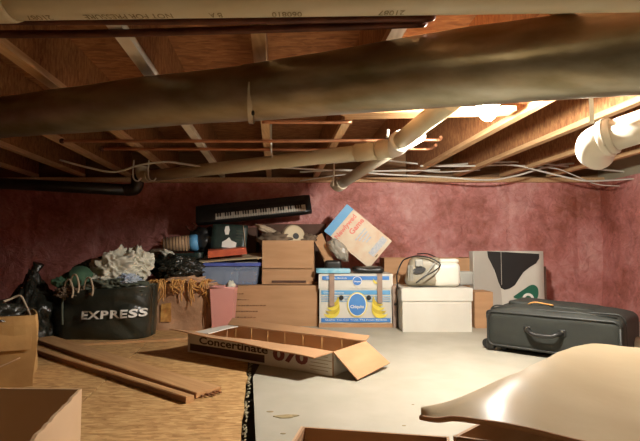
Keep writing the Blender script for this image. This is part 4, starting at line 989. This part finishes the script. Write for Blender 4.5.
# contents
ct = lambda px, py, Y: P(px, py, Y)
def heap(name, c, rx, ry, rz, m, label, seed, amp=.4, freq=2.6, rot=0, ridge=0, cat='clothes', sub=6, fold=.28):
    rm = Matrix.Rotation(rot, 3, 'Y')
    return solo(name, MB().blob(rx, ry, rz, c, amp=amp, freq=freq, seed=seed, sub=sub, ridge=ridge, fold=fold, octv=2, fn=lambda p: rm @ p), m, label, cat)
heap('white_sheet', ct(112, 273, 3.16), .22, .12, .125, 'cloth_white', 'crumpled off-white sheet on top of the tote bag', 21, rot=R(-28), amp=.35, freq=1.5, fold=.42)
heap('white_sheet', ct(136, 264, 3.22), .11, .09, .105, 'cloth_white', 'off-white bundle at the right end of the crumpled sheet', 23, rot=R(-10), amp=.3, freq=1.4, fold=.38)
heap('pale_blue_cloth', ct(128, 280, 3.06), .075, .05, .035, 'cloth_blue', 'pale blue cloth tucked under the off-white sheet', 24)
heap('dark_garment', ct(112, 286, 3.10), .24, .11, .06, 'cloth_grey', 'dark grey-green garment filling the top of the tote bag', 25)
heap('dark_garment', ct(90, 268, 3.26), .12, .09, .05, 'cloth_grey', 'dark garment under the left slope of the white sheet', 26, rot=R(-20))
hat = root('green_hat', 'green felt hat with a curved brim at the left of the tote bag', 'hat', ct(80, 282, 3.08), rot=(R(35), R(22), 0))
part('brim', MB().lathe([(.075, 0), (.13, -.012), (.132, -.016), (.075, -.005)], 32), 'green', hat)
part('crown', MB().lathe([(.078, 0), (.078, .05), (.06, .085), (.0, .092)], 32), 'green', hat)
part('hat_band', MB().lathe([(.0795, .0), (.0795, .022), (.0785, .022)], 32), 'ink', hat, 'black band')
heap('green_cloth', ct(60, 282, 3.0), .05, .04, .03, 'green', 'small green cloth at the left corner of the tote bag', 27, sub=4)
heap('brown_garment', ct(72, 292, 3.03), .10, .07, .05, 'cloth_brown', 'brown garment in the left end of the tote bag', 28)
for k, (a, b) in enumerate(((64, 286), (70, 281), (84, 284))):
    solo('rope_loop', MB().tube(spline([P(a, b + 6, 2.98), P(a + 2, b - 4, 2.97), P(a + 6, b - 6, 2.96), P(a + 9, b + 4, 2.95), P(a + 8, b + 12, 2.94)], 6), .006, 6), 'cloth_beige', ('leftmost tan cord looping out of the tote bag', 'middle tan cord looping out of the tote bag beneath the hat', 'rightmost tan cord looping out of the tote bag')[k], 'cord')

# ------------------------------------------------------------------ far left: garbage bags, carton
def gbag(c, rx, ry, h, label, seed):
    def f(p):
        t = max(0, (p.z / h - .1)); k = 1 / (1 + 3.0 * max(0, t) ** 2)
        return Vector((p.x * k, p.y * k, p.z))
    mb = MB().blob(rx, ry, h, (0, 0, 0), amp=.2, freq=2.4, seed=seed, sub=5, ridge=.25, fn=f)
    zmin = -h * .45
    mb.map(lambda p: Vector((p.x, p.y, max(p.z, zmin) - zmin)) + Vector(c))
    r = root('garbage_bag', label, 'garbage bag', c); part('bag_body', mb, 'black_bag', r, None, True)
    zt_ = max(v.z for v in mb.v) if False else h * .95 - zmin
    part('tie', MB().tube([(0, 0, zt_ - .05), (.01, 0, zt_ - .03), (.03, .0, zt_ + .03)], [.02, .012, .035], 12), 'black_bag', r)
    return r
b1 = P(28, 300, 3.0); gbag((b1.x, 3.05, 0), .16, .17, .31, 'black plastic garbage bag standing between the left carton and the tote bag', 31)
b2 = P(2, 290, 2.7); gbag((b2.x - .30, 2.68, 0), .20, .20, .30, 'black plastic garbage bag behind the left carton at the picture edge', 33)
lcn = G(31, 386); lang = R(27); lcc = lcn + Vector((cos(lang), sin(lang), 0)) * -.21 + Vector((-sin(lang), cos(lang), 0)) * .165; x1 = lcn.x
lz = P(0, 315, 1.98).z
lc = carton('crumpled_carton', 'worn crumpled cardboard box at the left edge with its front flap folded down', (lcc.x, lcc.y, 0), lang, .42, .33, lz, 'carton_old', flaps=(('front', .135, 172, 'carton_old'), ), wob=.035, seed=14)
part('crease', MB().tube(spline([(-.05, -.178, .02), (.02, -.182, .07), (.10, -.18, .09), (.17, -.182, .12)], 4), .003, 6), 'carton_pale', lc)
solo('black_bundle', MB().blob(.17, .13, .055, (lcc.x, lcc.y, lz - .005), amp=.4, seed=15, sub=4, ridge=.3), 'black_bag', 'crumpled black plastic inside the worn left carton', 'plastic bag')
solo('pale_strap', MB().tube(spline([P(-4, 304, 2.05), P(8, 300, 2.1), P(20, 296, 2.12), P(26, 306, 2.1), P(31, 318, 2.0)], 6), .005, 6), 'cloth_beige', 'pale strap lying over the worn left carton', 'strap')
# ------------------------------------------------------------------ near left open carton
zc_ = .30
c1 = G(82, 388.5, zc_); c2 = G(32, 441, zc_); dR = (c1 - c2); angR = math.atan2(dR.y, dR.x) - pi / 2
u = Vector((cos(angR), sin(angR), 0)); v = Vector((-sin(angR), cos(angR), 0))
WW, DD = .50, .42
c0 = c1 - u * WW / 2 - v * DD / 2
c3 = G(-40, 387.5, zc_)
nc = root('near_carton', 'open tan cardboard box in the bottom left corner with a ragged edge', 'cardboard box', (c0.x, c0.y, 0))
far_dir = (c3 - c1).normalized(); B = [c1 + far_dir * WW, c1, c1 - v * DD, c1 - v * DD + far_dir * WW]
mb = MB()
for i in range(4):
    a, b = B[i], B[(i + 1) % 4]
    n = 30
    def S(u_, v_, off, a=a, b=b, i=i):
        p = a * (1 - u_) + b * u_; nn = Vector((b.y - a.y, a.x - b.x, 0)).normalized()
        zz = zc_ + (.006 * noise.noise(Vector((u_ * 26, 2, i))) if i == 1 else 0)
        return Vector((p.x, p.y, zz * v_)) + nn * off
    mb.grid(lambda u_, v_: S(u_, v_, 0), n, 4, False); mb.grid(lambda u_, v_: S(u_, v_, .005), n, 4, False); mb.grid(lambda u_, v_: S(u_, 1, .005 * v_), n, 1, False)
mb.add([Vector((p.x, p.y, .002)) for p in B], [(0, 1, 2, 3)])
part('box_body', mb, 'carton_pale', nc, None, True)
pp = G(6, 436, .12)
solo('paper_sheet', MB().poly([(pp.x - .12, pp.y - .02, .125), (pp.x + .012, pp.y - .05, .125), (pp.x + .02, pp.y + .015, .125), (pp.x - .10, pp.y + .05, .125)], (0, 0, 1), .002), 'paper_cool', 'bluish white paper inside the bottom left box', 'paper')
solo('folded_papers', MB().box(pp.x - .14, pp.x + .03, pp.y - .07, pp.y + .07, .004, .122), 'tan', 'tan block of papers at the bottom of the bottom left box', 'papers')
# near centre carton
zc2 = .20
e1 = G(303, 426.5, zc2); e2 = G(449, 436.5, zc2); e0 = G(293, 443, zc2)
nc2 = root('near_carton', 'open cardboard box at the bottom edge, in front of the white floor board', 'cardboard box', ((e1.x + e2.x) / 2, e1.y - .12, 0))
fdir = (e2 - e1).normalized(); sdir = Vector((fdir.y, -fdir.x, 0)); WW = (e2 - e1).length + .0; DD = .24
B = [e1, e1 + fdir * WW, e1 + fdir * WW + sdir * DD, e1 + sdir * DD]
mb = MB()
for i in range(4):
    a, b = B[i], B[(i + 1) % 4]; q = sheet((a.x, a.y, 0), (b.x, b.y, 0), (b.x, b.y, zc2), (a.x, a.y, zc2), -.005, 10, 5); mb.add(q.v, q.f)
mb.add([Vector((p.x, p.y, .002)) for p in B], [(0, 1, 2, 3)])
part('box_body', mb, 'carton', nc2, None, True)
part('flap', sheet((e1.x, e1.y, zc2), B[3] + Vector((0, 0, 0)), B[3] + Vector((-.05, .02, -.06)), e1 + Vector((-.022, -.03, -.06)), .004, 6, 4), 'carton_pale', nc2, 'pale left flap', True)
# ------------------------------------------------------------------ near right big box with a curved lid
zr = .27
bx_ = root('cream_box', 'large cream cardboard box in the bottom right corner with a curling open lid', 'cardboard box', (.62, .95, 0))
tip_l = G(421, 412, zr + .0); 
# rim of the lid as seen: upper edge then lower edge
up = [(421, 411, .262), (445, 402.5, .268), (472, 391.5, .285), (500, 380, .30), (530, 366, .305), (560, 352, .305), (580, 345.5, .30), (600, 343.5, .295), (640, 347, .29), (700, 352, .285)]
lo = [(421, 416, .262), (438, 418, .272), (456, 417, .285), (490, 421.5, .29), (530, 429, .285), (570, 438, .275), (620, 450, .265), (680, 465, .25), (740, 480, .25), (800, 495, .24)]
U = spline([G(*p) for p in up], 5); Lw = spline([G(*p) for p in lo], 5); nU = len(U) - 1
mbl = MB()
def lid_pt(u_, v_, off=0):
    i = u_ * nU; k = min(int(i), nU - 1); f = i - k
    a = U[k].lerp(U[k + 1], f); b = Lw[k].lerp(Lw[k + 1], f)
    p = b.lerp(a, v_); p.z += .010 * sin(pi * v_) + .004 * noise.noise(p * 9) - off
    return p
mbl.grid(lambda u_, v_: lid_pt(u_, v_), 60, 24); mbl.grid(lambda u_, v_: lid_pt(u_, v_, .006), 60, 24)
mbl.grid(lambda u_, v_: lid_pt(u_, 0, .006 * v_), 60, 1, False); mbl.grid(lambda u_, v_: lid_pt(u_, 1, .006 * v_), 60, 1, False); mbl.grid(lambda u_, v_: lid_pt(0, v_, .006 * u_), 1, 24, False)
part('lid', mbl, 'cream_card', bx_, 'glossy cream curling lid', True)
part('lid_edge', MB().tube([lid_pt(u_ / 40, 0, .003) for u_ in range(41)], .0045, 8), 'carton', bx_, 'brown rolled edge of the lid', True)
f0 = G(449, 417, .262); f1 = G(700, 470, .235)
bz = .225
fA = Vector((f0.x + .01, f0.y + .012, 0)); fB = Vector((f1.x, f1.y + .02, 0)); fC = Vector((G(700, 360, .26).x, G(700, 360, .26).y - .03, 0)); fD = Vector((G(566, 352, .26).x + .02, G(566, 352, .26).y - .05, 0))
mb = MB()
for a, b in ((fA, fB), (fB, fC), (fC, fD), (fD, fA)):
    q = sheet((a.x, a.y, 0), (b.x, b.y, 0), (b.x, b.y, bz), (a.x, a.y, bz), .006, 10, 5); mb.add(q.v, q.f)
part('box_body', mb, 'carton_dark' if False else 'carton', bx_, None, True)

# ------------------------------------------------------------------ view
vs = SC.view_settings; vs.view_transform = 'Standard'; vs.look = 'None'; vs.gamma = 1; vs.exposure = 0.0; vs.use_curve_mapping = False
w_ = bpy.data.worlds.new('world'); SC.world = w_; w_.use_nodes = True
w_.node_tree.nodes['Background'].inputs[0].default_value = (.01, .01, .01, 1)
